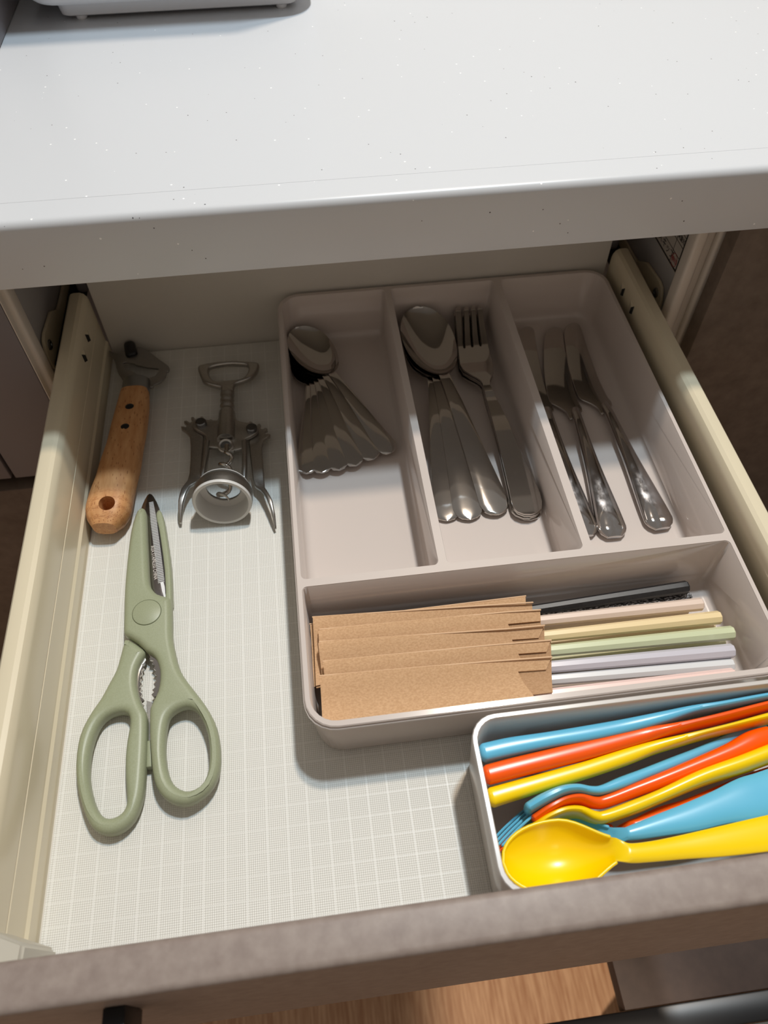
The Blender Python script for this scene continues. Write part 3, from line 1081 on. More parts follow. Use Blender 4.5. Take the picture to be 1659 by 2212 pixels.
# sleeves: folded kraft paper; outlines in world coordinates, front sheet with slanted opening over a longer back sheet
SL = [
    # (z, top sheet, back sheet)
    (0.0215, [(0.1322, 0.1616), (0.1857, 0.1626), (0.251, 0.1631), (0.2502, 0.1586), (0.2127, 0.1538), (0.1314, 0.1273)], None),
    (0.0262, [(0.1341, 0.163), (0.1945, 0.1594), (0.2526, 0.1562), (0.2519, 0.1517), (0.2384, 0.1522), (0.2381, 0.1429), (0.237, 0.1339), (0.1327, 0.126)],
             [(0.1342, 0.161), (0.2519, 0.1564), (0.2521, 0.1519), (0.248, 0.1331), (0.1328, 0.1251)]),
    (0.0278, [(0.1365, 0.1531), (0.1374, 0.1542), (0.2375, 0.1514), (0.2551, 0.1504), (0.2545, 0.1453), (0.2367, 0.1456), (0.2379, 0.142), (0.2383, 0.1289), (0.1358, 0.1267)],
             [(0.1365, 0.1547), (0.2378, 0.1518), (0.2554, 0.1508), (0.2542, 0.1418), (0.2502, 0.128), (0.1353, 0.1269)]),
    (0.0294, [(0.136, 0.1453), (0.1367, 0.1463), (0.2344, 0.1408), (0.2544, 0.1403), (0.2508, 0.1353), (0.2366, 0.1359), (0.2373, 0.1324), (0.2405, 0.1201), (0.1364, 0.1222)],
             [(0.1363, 0.1462), (0.2347, 0.1412), (0.2548, 0.1409), (0.2535, 0.1323), (0.2493, 0.1186), (0.136, 0.1228)]),
    (0.0310, [(0.1378, 0.1343), (0.2196, 0.1321), (0.2552, 0.1308), (0.252, 0.1258), (0.2373, 0.1264), (0.2387, 0.1225), (0.2422, 0.1098), (0.1375, 0.1123)],
             [(0.1381, 0.1347), (0.2198, 0.1325), (0.2555, 0.1314), (0.2541, 0.1221), (0.2502, 0.1093), (0.1374, 0.1128)]),
    (0.0326, [(0.1356, 0.126), (0.2175, 0.1226), (0.2527, 0.1209), (0.2492, 0.1159), (0.2347, 0.1165), (0.2365, 0.1108), (0.2394, 0.1049), (0.2414, 0.1001), (0.2103, 0.1001), (0.1612, 0.1003), (0.1347, 0.1007)],
             [(0.1358, 0.1263), (0.2177, 0.1229), (0.2531, 0.1214), (0.25, 0.1046), (0.2373, 0.1046), (0.1854, 0.1034), (0.135, 0.1019)]),
]
SLAB = ['brown kraft paper sleeve at the very back, mostly hidden, slightly askew', 'rearmost fully readable kraft paper chopstick sleeve, second from the back',
        'kraft paper chopstick sleeve third from the back', 'kraft paper chopstick sleeve third from the front',
        'kraft paper chopstick sleeve directly behind the front one', 'front kraft paper chopstick sleeve, fully visible with slanted opening']
for i, ((z, tp, bk), lab) in enumerate(zip(SL, SLAB)):
    t = thing('paper_sleeve', lab, 'paper sleeve', (0.18, 0.13, 0.02), 'kraft paper sleeves around the chopsticks')
    for part, L, zz in (('front_sheet', tp, z), ('back_sheet', bk, z - 0.0010)):
        if L is None:
            continue
        me = plate([L], zz - 0.0003, zz + 0.0003)
        slices(me, 'x', 0.14, 0.33, 22)
        ymx = max(p[1] for p in L)
        ymn = min(p[1] for p in L)
        slices(me, 'y', ymn + 0.001, ymx - 0.001, 8)
        for v in me.vertices:
            yt = L[0][1] + (L[-4][1] * 0 + (ymx - L[0][1])) * min(1.0, max(0.0, (v.co.x - L[0][0]) / 0.12))   # local rear edge
            q = max(0.0, yt - v.co.y)
            v.co.z += 0.0003 * math.sin(v.co.x * 60 + i) * math.sin(v.co.y * 110 + 2 * i) - 0.06 * max(0.0, 0.150 - v.co.x) - 0.0050 * (1 - math.exp(-(q / 0.010) ** 2))
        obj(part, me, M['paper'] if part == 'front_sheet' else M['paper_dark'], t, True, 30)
        if part == 'front_sheet':      # rounded fold along the rear edge, its highlight painted in as paler paper
            edge = [L[0]]
            for p in L[1:]:
                if p[0] <= edge[-1][0]:
                    break
                edge.append(p)
            if len(edge) > 2 and edge[1][0] - edge[0][0] < 0.005:
                edge = edge[1:]
            if len(edge) >= 2:
                fs = [(p[0], p[1], zz - 0.06 * max(0.0, 0.150 - p[0]), 0.00045, 0.00045) for p in edge]
                obj('fold', loft(fs, 8), M['paper_highlight'], t)

# ------------------------------------------------------------------ smaller box with plastic cutlery
bx = thing('storage_box', 'smaller pale grey plastic box in the front right corner holding coloured cutlery', 'storage box', (0.28, 0.05, 0.0))
bx0, bx1, by0, by1, bh = 0.2022, 0.3660, 0.0132, 0.0905, 0.047
so = [(rr(bx0 + 0.0042, bx1 - 0.004, by0 + 0.003, by1 - 0.004, 0.009), 0.0), (rr(bx0 + 0.0030, bx1 - 0.003, by0 + 0.002, by1 - 0.003, 0.010), 0.0010),
      (rr(bx0 + 0.0024, bx1 - 0.0024, by0 + 0.0015, by1 - 0.0022, 0.0110), 0.004), (rr(bx0, bx1, by0, by1, 0.0125), bh - 0.0008),
      (rr(bx0 + 0.0006, bx1 - 0.0006, by0 + 0.0006, by1 - 0.0006, 0.0120), bh), (rr(bx0 + 0.0022, bx1 - 0.0022, by0 + 0.0022, by1 - 0.0022, 0.0108), bh),
      (rr(bx0 + 0.0027, bx1 - 0.0027, by0 + 0.0027, by1 - 0.0027, 0.0104), bh - 0.0008), (rr(bx0 + 0.0045, bx1 - 0.0045, by0 + 0.0042, by1 - 0.0045, 0.009), 0.006),
      (rr(bx0 + 0.0065, bx1 - 0.0065, by0 + 0.006, by1 - 0.0065, 0.0075), 0.0030), (rr(bx0 + 0.0090, bx1 - 0.0090, by0 + 0.0085, by1 - 0.009, 0.006), 0.0024)]
obj('box_shell', stack(so, True, True), M['box'], bx, True, 50)


def plastic(name, st, m, label, cat, group, ex=2.6, ends=(True, True), seg=18, extra=()):
    me = loft(dense(st, 6), seg, ex, round_ends=ends)
    if extra:
        me = join(me, *extra)
    o = obj(name, me, m)
    tag(o, label, cat, group)
    return o


GK = 'coloured plastic knives in the small box'
ky = dict(ex=2.8, ends=(0.003, True))
plastic('plastic_knife', [(0.2091, 0.0769, 0.034, 0.00421, 0.0042), (0.2215, 0.078, 0.034, 0.00421, 0.0042), (0.2399, 0.0788, 0.034, 0.00368, 0.0042), (0.2584, 0.0794, 0.034, 0.00373, 0.0042), (0.2772, 0.0805, 0.034, 0.00345, 0.0044), (0.296, 0.0819, 0.035, 0.00287, 0.005), (0.3106, 0.0834, 0.035, 0.00201, 0.006), (0.325, 0.0838, 0.035, 0.00163, 0.0068), (0.3508, 0.0854, 0.034, 0.00149, 0.0072), (0.3647, 0.0859, 0.034, 0.00109, 0.006)],
        M['blue'], 'blue plastic knife, rearmost in the small box', 'plastic knife', GK, **ky)
plastic('plastic_knife', [(0.2091, 0.0674, 0.032, 0.00434, 0.0042), (0.2197, 0.0687, 0.032, 0.00444, 0.0042), (0.2381, 0.0707, 0.032, 0.00434, 0.0042), (0.2569, 0.0728, 0.032, 0.00436, 0.0042), (0.2711, 0.0744, 0.032, 0.00402, 0.0044), (0.2855, 0.076, 0.032, 0.00355, 0.005), (0.2966, 0.0765, 0.033, 0.00238, 0.006), (0.3091, 0.0775, 0.033, 0.00168, 0.0068), (0.3238, 0.0789, 0.033, 0.00168, 0.007), (0.3502, 0.0822, 0.032, 0.00158, 0.0072), (0.3645, 0.0836, 0.032, 0.00129, 0.006)],
        M['orange'], 'orange plastic knife between the blue and the yellow knife', 'plastic knife', GK, **ky)
plastic('plastic_knife', [(0.2091, 0.0577, 0.03, 0.00427, 0.0042), (0.2177, 0.059, 0.03, 0.00409, 0.0042), (0.2361, 0.0616, 0.03, 0.00384, 0.0042), (0.2548, 0.0643, 0.03, 0.00368, 0.0042), (0.2741, 0.0677, 0.03, 0.00355, 0.0044), (0.2888, 0.0703, 0.03, 0.00273, 0.005), (0.3029, 0.0717, 0.031, 0.00192, 0.006), (0.3127, 0.0728, 0.031, 0.00144, 0.0068), (0.3274, 0.0744, 0.031, 0.00132, 0.007), (0.3488, 0.0771, 0.03, 0.00172, 0.0072), (0.3632, 0.0788, 0.03, 0.00138, 0.006)],
        M['yellow'], 'yellow plastic knife, nearest the front of the three knives', 'plastic knife', GK, **ky)


def tines(pts, n, spread, r=0.0009, seg=8):
    """separate tines fanned across the fork's width; the fork stands on its edge so they stack upwards"""
    out = []
    for k in range(n):
        q = (k / (n - 1) - 0.5)
        st = [(x + q * spread[0], y + q * spread[1], z + q * spread[2], r * 0.8, r * 1.2) for (x, y, z) in pts]
        out.append(loft(dense(st, 4), seg, 2.0))
    return out


GF = 'coloured plastic forks in the small box'
plastic('plastic_fork', [(0.2251, 0.0513, 0.027, 0.00267, 0.0085), (0.2317, 0.0535, 0.028, 0.00276, 0.0095), (0.2402, 0.0557, 0.0285, 0.00231, 0.0095), (0.2475, 0.0562, 0.0285, 0.00205, 0.0075), (0.2543, 0.0549, 0.028, 0.00197, 0.0055), (0.2598, 0.0549, 0.0275, 0.00214, 0.0048), (0.2696, 0.0569, 0.027, 0.00271, 0.0048), (0.2819, 0.0597, 0.0255, 0.00265, 0.0055), (0.2973, 0.0631, 0.024, 0.00289, 0.0065), (0.3136, 0.0671, 0.022, 0.00273, 0.0075), (0.3306, 0.072, 0.02, 0.00316, 0.0075), (0.3483, 0.0774, 0.018, 0.00372, 0.007)],
        M['blue'], 'blue plastic fork with visible tines at the left, behind the orange fork', 'plastic fork', GF,
        extra=tines([(0.229, 0.0526, 0.0215), (0.2239, 0.0501, 0.0215), (0.2157, 0.0451, 0.0215), (0.2082, 0.0398, 0.0215)], 4, (0.003, -0.0044, 0.0120)))
plastic('plastic_fork', [(0.2274, 0.0474, 0.0235, 0.00197, 0.0085), (0.234, 0.05, 0.025, 0.00188, 0.0095), (0.2416, 0.0523, 0.0255, 0.00171, 0.009), (0.2489, 0.0528, 0.0255, 0.00188, 0.007), (0.2556, 0.0508, 0.025, 0.00231, 0.005), (0.261, 0.0507, 0.0248, 0.00265, 0.0048), (0.2751, 0.0534, 0.026, 0.00291, 0.005), (0.2895, 0.0562, 0.0265, 0.00326, 0.006), (0.3093, 0.0604, 0.027, 0.00379, 0.0072), (0.3244, 0.0637, 0.0275, 0.00439, 0.008), (0.3359, 0.0669, 0.0278, 0.00514, 0.0084), (0.3443, 0.0688, 0.0278, 0.00455, 0.008)],
        M['orange'], 'orange plastic fork between the blue and yellow forks', 'plastic fork', GF,
        extra=tines([(0.2306, 0.0492, 0.0175), (0.2254, 0.0465, 0.0175), (0.2163, 0.0415, 0.0175), (0.2089, 0.0376, 0.0175)], 4, (0.002, -0.003, 0.0110)))
plastic('plastic_fork', [(0.2267, 0.0441, 0.0225, 0.00184, 0.0085), (0.2332, 0.0464, 0.024, 0.00184, 0.0095), (0.2405, 0.0479, 0.025, 0.00184, 0.009), (0.2475, 0.0475, 0.025, 0.00205, 0.007), (0.2538, 0.0446, 0.0248, 0.00239, 0.005), (0.2589, 0.044, 0.0248, 0.00256, 0.0048), (0.2726, 0.0462, 0.0265, 0.00282, 0.005), (0.2866, 0.0492, 0.028, 0.00274, 0.006), (0.3061, 0.054, 0.029, 0.00326, 0.0072), (0.3254, 0.0572, 0.03, 0.00366, 0.008), (0.3412, 0.0603, 0.0305, 0.00384, 0.0084), (0.3556, 0.063, 0.0305, 0.00396, 0.008)],
        M['yellow'], 'yellow plastic fork in front of the orange fork', 'plastic fork', GF,
        extra=tines([(0.2298, 0.0456, 0.0165), (0.2248, 0.0431, 0.0165), (0.2157, 0.0383, 0.0165), (0.2087, 0.0347, 0.0165)], 4, (0.002, -0.003, 0.0110)))

GS = 'coloured plastic spoons in the small box'


def pspoon(bowl_c, ang, L, bw, dep, handle, m, label, tilt=0.0, zb=0.03):
    """bowl as a dished ellipse plus handle stations; bowl and handle are one mesh"""
    st = []
    n = 24
    ca, sa = math.cos(ang), math.sin(ang)
    for k in range(n):
        t = k / (n - 1)
        s = -math.cos(math.pi * t)
        if s < 0:
            w = bw / 2 * math.sqrt(max(0.0, 1 - abs(s) ** 2.3))
        else:
            hw0 = handle[0][3]
            w = hw0 + (bw / 2 - hw0) * (0.5 + 0.5 * math.cos(math.pi * min(1.0, s / 1.0))) ** 0.8
        p = (bowl_c[0] + ca * s * L / 2, bowl_c[1] + sa * s * L / 2)
        if s > 0.96:
            continue
        st.append((p[0], p[1], zb + 0.001 * s, max(w, 0.0007), dep * max(0.0, 1 - s * s) ** 0.8, 0.0022))
    for h in dense([tuple(q) for q in handle], 5)[1:]:
        if (h[0] - bowl_c[0]) * ca + (h[1] - bowl_c[1]) * sa < L / 2 + 0.0015:
            continue
        st.append((h[0], h[1], h[2], h[3], h[4], 0.0030))
    me = ribbon(st, 18, 0.5)
    if tilt:
        c = Vector((bowl_c[0], bowl_c[1], zb))
        me.transform(Matrix.Translation(c) @ Matrix.Rotation(tilt, 4, Vector((ca, sa, 0))) @ Matrix.Translation(-c))
    nb = n - 1
    rim = [(q[0], q[1]) for q in st[1:nb - 3]]
    pts = []
    for q in st[2:nb - 3]:
        pts.append((q[0] - sa * q[3], q[1] + ca * q[3], q[2] + 0.0006))
    lo = [(q[0] + sa * q[3], q[1] - ca * q[3], q[2] + 0.0006) for q in st[2:nb - 3]]
    tip = (st[0][0], st[0][1], st[0][2] + 0.0006)
    ring = lo[::-1] + [tip] + pts
    me = join(me, loft([(*q, 0.0008, 0.0008) for q in ring], 8))
    o = obj('plastic_spoon', me, m, None, True, 60)
    tag(o, label, 'plastic spoon', GS)
    return o


yc = (0.2327, 0.0287, 0.034)
y_h = [(0.2559, 0.0284, 0.035, 0.00427, -0.001), (0.2619, 0.0261, 0.035, 0.00388, -0.0012), (0.272, 0.0256, 0.0345, 0.00404, -0.0012), (0.2849, 0.0257, 0.034, 0.00466, -0.0012), (0.3021, 0.0258, 0.034, 0.00589, -0.0012), (0.3247, 0.0264, 0.034, 0.0071, -0.0012), (0.346, 0.0271, 0.034, 0.00801, -0.0012)]
pspoon(yc, -0.0236, 0.0510, 0.0290, 0.0130, y_h, M['yellow'], 'yellow plastic spoon on top nearest the front, bowl fully visible', 0.0, 0.0350)
bc = (0.2381, 0.0339, 0.026)
b_h = [(0.2557, 0.0353, 0.027, 0.00309, -0.001), (0.2626, 0.0352, 0.0275, 0.00241, -0.001), (0.2695, 0.0355, 0.028, 0.00326, -0.0012), (0.282, 0.0368, 0.0285, 0.00466, -0.0012), (0.2956, 0.0382, 0.029, 0.00605, -0.0012), (0.3096, 0.0404, 0.0295, 0.00718, -0.0012), (0.3236, 0.0423, 0.03, 0.00926, -0.0012), (0.334, 0.0436, 0.03, 0.00951, -0.0012), (0.3522, 0.0454, 0.03, 0.01098, -0.0012)]
pspoon(bc, 0.08208, 0.050, 0.0350, 0.0080, b_h, M['blue'], 'light blue plastic spoon with broad handle, nested under the yellow one', 0.0, 0.0225)
oc = (0.2393, 0.0357, 0.019)
o_h = [(0.2566, 0.0384, 0.02, 0.00287, -0.001), (0.2627, 0.0385, 0.0205, 0.00239, -0.001), (0.2728, 0.0398, 0.021, 0.00272, -0.0012), (0.2858, 0.0414, 0.0215, 0.00441, -0.0012), (0.2994, 0.042, 0.022, 0.00564, -0.0012), (0.3233, 0.0452, 0.0225, 0.00766, -0.0012), (0.3386, 0.0468, 0.0225, 0.00915, -0.0012), (0.3573, 0.0488, 0.0225, 0.00989, -0.0012)]
pspoon(oc, 0.06185, 0.056, 0.0350, 0.0080, o_h, M['orange'], 'orange plastic spoon at the bottom, only its rim showing under the blue one', 0.0, 0.0155)

# ------------------------------------------------------------------ sage green kitchen scissors
sc_ = thing('kitchen_scissors', 'sage green kitchen scissors with ridged steel blade, lying in the front left', 'scissors', (0.047, 0.1231, 0.0))
A_out = [(0.0331, 0.2591), (0.0343, 0.2595), (0.0357, 0.259), (0.0368, 0.2567), (0.0377, 0.2482), (0.0388, 0.2354), (0.0401, 0.2223), (0.0413, 0.2096), (0.0424, 0.2033), (0.0442, 0.1998), (0.0469, 0.1967), (0.0518, 0.1943), (0.0538, 0.1933), (0.0548, 0.1918), (0.0554, 0.1852), (0.0558, 0.1763), (0.0564, 0.1675), (0.0582, 0.1588), (0.0609, 0.149), (0.0654, 0.1409), (0.0719, 0.1314), (0.0771, 0.1228), (0.0808, 0.1137), (0.0825, 0.1026), (0.0821, 0.0926), (0.0792, 0.0854), (0.0742, 0.0806), (0.0675, 0.0778), (0.0613, 0.0788), (0.0559, 0.0822), (0.0518, 0.088), (0.0497, 0.0953), (0.0483, 0.105), (0.0471, 0.1165), (0.0466, 0.1272), (0.047, 0.1296), (0.048, 0.1322), (0.0501, 0.1373), (0.0509, 0.1434), (0.0505, 0.1497), (0.0486, 0.1556), (0.0461, 0.1591), (0.0427, 0.1617), (0.038, 0.1671), (0.0329, 0.1711), (0.0307, 0.1728), (0.0297, 0.1759), (0.0289, 0.1886), (0.0282, 0.2018), (0.0281, 0.2154), (0.0283, 0.2295), (0.029, 0.2441), (0.0303, 0.2526), (0.0315, 0.2572)]
A_hole = [(0.0571, 0.1237), (0.0606, 0.1262), (0.0652, 0.127), (0.0694, 0.1251), (0.0731, 0.1198), (0.076, 0.1117), (0.0772, 0.1033), (0.0769, 0.0938), (0.0746, 0.0875), (0.0705, 0.0846), (0.0659, 0.0843), (0.061, 0.0873), (0.0579, 0.092), (0.056, 0.0987), (0.0551, 0.1061), (0.0551, 0.1139), (0.0557, 0.1201)]
B_out = [(0.0308, 0.1714), (0.0341, 0.1696), (0.0387, 0.1657), (0.0417, 0.1624), (0.0402, 0.1588), (0.0381, 0.1537), (0.0376, 0.1474), (0.0385, 0.141), (0.0406, 0.1346), (0.0424, 0.1305), (0.0442, 0.127), (0.0449, 0.1188), (0.0452, 0.1084), (0.0452, 0.0982), (0.045, 0.0885), (0.0439, 0.0815), (0.0411, 0.0748), (0.0362, 0.0706), (0.0302, 0.0694), (0.0244, 0.0715), (0.0201, 0.0761), (0.0161, 0.0845), (0.0126, 0.095), (0.0109, 0.1051), (0.0108, 0.1153), (0.0124, 0.1235), (0.0161, 0.1317), (0.0201, 0.1383), (0.0236, 0.1463), (0.0267, 0.1535), (0.0282, 0.1615), (0.0291, 0.1668), (0.0297, 0.1704)]
B_hole = [(0.0266, 0.1292), (0.0312, 0.1296), (0.0346, 0.1282), (0.036, 0.1248), (0.036, 0.12), (0.0353, 0.1138), (0.0351, 0.1046), (0.0359, 0.0955), (0.0371, 0.0875), (0.0373, 0.0823), (0.036, 0.0792), (0.0333, 0.0773), (0.0296, 0.0768), (0.0261, 0.0785), (0.0226, 0.0832), (0.0194, 0.0912), (0.0176, 0.0993), (0.0171, 0.1079), (0.0179, 0.116), (0.0198, 0.1228), (0.0227, 0.127)]
halfA = obj('right_half', plate([catmull(A_out, 2), catmull(A_hole, 2)], 0.0040, 0.0135, 0.0036, 5), M['green'], sc_, True, 60)
halfB = obj('left_half', plate([catmull(B_out, 2), catmull(B_hole, 2)], 0.0012, 0.0110, 0.0036, 5), M['green'], sc_, True, 60)
C_out = [(0.0424, 0.257), (0.0443, 0.2595), (0.0467, 0.2538), (0.0491, 0.2406), (0.0515, 0.2256), (0.0532, 0.2113), (0.0541, 0.1969), (0.0542, 0.1916), (0.0509, 0.192), (0.0506, 0.1993), (0.0493, 0.2145), (0.0472, 0.229), (0.0447, 0.2441), (0.0431, 0.2512)]
obj('blade_cover', plate([catmull(C_out, 2)], 0.0012, 0.0085, 0.0012, 3), M['green'], sc_, True, 60)
pv = (0.0423, 0.1842, 0.0135)
pr_ = lathe([(0.0080, 0.0), (0.0080, 0.0003), (0.00785, 0.0004), (0.0077, 0.0003), (0.0077, 0.0)], (pv[0], pv[1], 0.01345), (0, 0, 1), 48)
obj('pivot_ring', pr_, mat('green_groove', rgb(96, 102, 72), 0.6), halfA)
obj('pivot_cap', lathe([(0.0077, 0.0), (0.0077, 0.00035), (0.0074, 0.0005)], (pv[0], pv[1], 0.01345), (0, 0, 1), 48), M['green'], halfA)
Bl = [(0.0368, 0.2743), (0.0382, 0.2738), (0.0397, 0.2716), (0.0419, 0.2669), (0.0435, 0.2624), (0.0444, 0.259), (0.0436, 0.2569), (0.0446, 0.2491), (0.0463, 0.2391), (0.048, 0.2286), (0.0497, 0.2142), (0.0508, 0.2017), (0.0512, 0.196), (0.048, 0.1954), (0.0433, 0.1993), (0.0401, 0.2051), (0.0356, 0.2525), (0.0334, 0.2582), (0.0322, 0.2607), (0.0327, 0.2646), (0.034, 0.2692), (0.0355, 0.273)]
bl_o = obj('blade', plate([Bl], 0.0040, 0.0066, 0.0003, 1), M['blade'], sc_, True, 30)
pA, pB = Vector((0.0384, 0.2674, 0.007)), Vector((0.0477, 0.2066, 0.007))
ridge = []
nR = 50
sd = (pB - pA).normalized().cross(Vector((0, 0, 1)))
for k in range(nR):
    p = pA.lerp(pB, (k + 0.5) / nR)
    p.z = 0.0066
    w = 0.0011 + 0.0006 * min(1, k / 12)
    ridge.append(loft([(*(p - sd * w), 0.00032, 0.0006), (*(p + sd * w), 0.00032, 0.0006)], 8))
rdg = obj('ridges', join(*ridge), M['bright_steel'], bl_o)
rdg['kind'] = 'stuff'
eg = [(0.047, 0.2073), (0.0488, 0.2071), (0.05, 0.2029), (0.0511, 0.1967), (0.0498, 0.1963), (0.0483, 0.2011)]
obj('bevel_edge', plate([eg], 0.0066, 0.0069), M['bright_steel'], bl_o)
dk = [(0.0435, 0.2508), (0.0447, 0.2453), (0.0465, 0.2354), (0.0484, 0.2229), (0.0501, 0.2101), (0.0512, 0.1984), (0.0506, 0.1985), (0.0494, 0.2101), (0.0476, 0.223), (0.0457, 0.2355), (0.044, 0.2454)]
obj('dark_blade', plate([dk], 0.0060, 0.0080), M['steel_dark'], sc_)
tm = text_mesh('IKEA STAINLESS CHINA', 0.0030)
tA, tB = Vector((0.041, 0.2337, 0.0067)), Vector((0.0442, 0.2096, 0.0067))
td = (tB - tA).normalized()
xs_ = [v.co.x for v in tm.vertices]
k_ = (tB - tA).length / (max(xs_) - min(xs_))
up_ = Vector((0, 0, 1)).cross(td)
mid = (tA + tB) / 2
tm.transform(Matrix(((td.x * k_, up_.x * 1.0, 0, mid.x), (td.y * k_, up_.y * 1.0, 0, mid.y), (0, 0, 1, 0.00665), (0, 0, 0, 1))))
obj('etched_text', tm, M['etch'], bl_o, False)


def teeth(base, tips, zz0, zz1, m):
    """jagged strip: base curve on one side, alternating teeth on the other"""
    return plate([list(base) + list(tips)], zz0, zz1, 0.0002, 1)


TL = [(0.0357, 0.1581), (0.0357, 0.1492), (0.0368, 0.1411), (0.0394, 0.1329), (0.0411, 0.1337), (0.0406, 0.1353), (0.0415, 0.1364), (0.0397, 0.138), (0.0405, 0.1395), (0.0393, 0.1412), (0.0398, 0.1427), (0.0386, 0.1434), (0.04, 0.145), (0.0387, 0.1469), (0.0395, 0.1485), (0.0386, 0.1503), (0.0399, 0.151), (0.0393, 0.1532), (0.0405, 0.1545), (0.0398, 0.1563), (0.0411, 0.1574), (0.0416, 0.1591), (0.0409, 0.161), (0.0388, 0.1594)]
TR = [(0.0486, 0.1582), (0.0506, 0.1508), (0.0508, 0.1427), (0.0491, 0.1361), (0.0472, 0.1358), (0.0461, 0.1374), (0.0473, 0.1386), (0.0464, 0.1399), (0.0479, 0.1414), (0.0469, 0.1432), (0.0485, 0.1444), (0.0473, 0.146), (0.0486, 0.1473), (0.0469, 0.1493), (0.0479, 0.1509), (0.0463, 0.1523), (0.0473, 0.1536), (0.0454, 0.1553), (0.0462, 0.157), (0.0438, 0.1579), (0.0443, 0.1593), (0.0433, 0.1611), (0.0452, 0.1613)]
obj('cracker_teeth', plate([TL], 0.0035, 0.0062, 0.0002, 1), M['steel'], sc_, True, 20)
obj('cracker_teeth', plate([TR], 0.0060, 0.0085, 0.0002, 1), M['steel'], sc_, True, 20)
LT = [(0.0447, 0.1134), (0.0468, 0.1137), (0.0476, 0.1094), (0.048, 0.0997), (0.0451, 0.0998), (0.0448, 0.1088)]
obj('lock_tab', plate([LT], 0.0014, 0.0068, 0.0008, 2), M['green'], sc_)
BS = [(0.0423, 0.1367), (0.0456, 0.1352), (0.0461, 0.1198), (0.0467, 0.1128), (0.0442, 0.1132), (0.0434, 0.1255)]
obj('steel_tang', plate([BS], 0.0012, 0.0030), M['satin'], sc_)

# ------------------------------------------------------------------ peeler with beech handle
pe_st = [(0.0232, 0.3621, 0.011, 0.00953, 0.0066), (0.0229, 0.3473, 0.011, 0.01079, 0.0074), (0.0218, 0.3291, 0.0112, 0.01157, 0.0082), (0.0204, 0.3116, 0.0114, 0.01158, 0.009), (0.0188, 0.2961, 0.0116, 0.01241, 0.0098), (0.0172, 0.2823, 0.0118, 0.01236, 0.0104), (0.0156, 0.2701, 0.012, 0.01304, 0.0108), (0.0147, 0.2615, 0.012, 0.01321, 0.0109)]
pe = thing('can_opener', 'hand bottle and can opener with beech wood handle, beside the left drawer wall', 'can opener', (pe_st[-1][0], pe_st[-1][1], 0.0))
wood = loft(dense(pe_st, 5), 32, 2.7, round_ends=(0.0008, 0.0180))
hc = (0.0165, 0.2586, 0.0215)
wood = cut(wood, lathe([(0.0048, -0.0085), (0.0048, 0.014)], (hc[0], hc[1], 0.012), (0.0, -0.10, 1), 32))
hndl = obj('handle', wood, M['beech'], pe, True, 35)
for p in [(0.023, 0.3408, 0.0184), (0.0217, 0.3217, 0.0194)]:
    obj('rivet', lathe([(0.0030, -0.001), (0.0030, 0.0002), (0.0024, 0.0005)], p, (0, 0, 1), 24), M['grout'], hndl)
fe = [(0.0237, 0.3609, 0.0108, 0.00933, 0.0066), (0.0236, 0.3706, 0.0108, 0.00932, 0.0064), (0.0237, 0.3733, 0.0106, 0.00908, 0.0058)]
obj('ferrule', loft(fe, 32, 2.4, round_ends=(False, 0.002)), mat('ferrule_metal', (0.30, 0.31, 0.32, 1), 0.3, 1.0), pe, True, 40)
hd_o = [(0.0006, 0.4101), (0.003, 0.4081), (0.0075, 0.4065), (0.0125, 0.4075), (0.0157, 0.4081), (0.0213, 0.411), (0.026, 0.4087), (0.0303, 0.4048), (0.0372, 0.3963), (0.0435, 0.3893), (0.0455, 0.3855), (0.045, 0.3822), (0.0438, 0.382), (0.0431, 0.3768), (0.0399, 0.3719), (0.0356, 0.3697), (0.0338, 0.3674), (0.025, 0.3693), (0.017, 0.3724), (0.0132, 0.3778), (0.0117, 0.3809), (0.0092, 0.3855), (0.0076, 0.3908), (0.0058, 0.3983), (0.0032, 0.4037), (0.0015, 0.4073)]
hd_h = [(0.0122, 0.3954), (0.0143, 0.3959), (0.0203, 0.3935), (0.0216, 0.3919), (0.0297, 0.3882), (0.0377, 0.3859), (0.0382, 0.3831), (0.0356, 0.3787), (0.0313, 0.377), (0.0272, 0.3778), (0.0237, 0.3811), (0.0206, 0.3847), (0.0138, 0.3892), (0.0128, 0.3923)]
hm = plate([catmull(hd_o, 2), hd_h], 0.0078, 0.0096, 0.0004, 2)
obj('opener_head', hm, mat('brushed_grey_steel', (0.34, 0.33, 0.32, 1), 0.38, 1.0), pe, True, 40)
nb = [(0.0159, 0.4121, 0.0098), (0.0168, 0.4082, 0.0098), (0.0177, 0.4035, 0.0098)]
obj('tip_guard', loft([(*nb[0], 0.0042, 0.0040), (*nb[1], 0.0044, 0.0042), (*nb[2], 0.0044, 0.0030)], 16, 2.6), M['black'], pe)

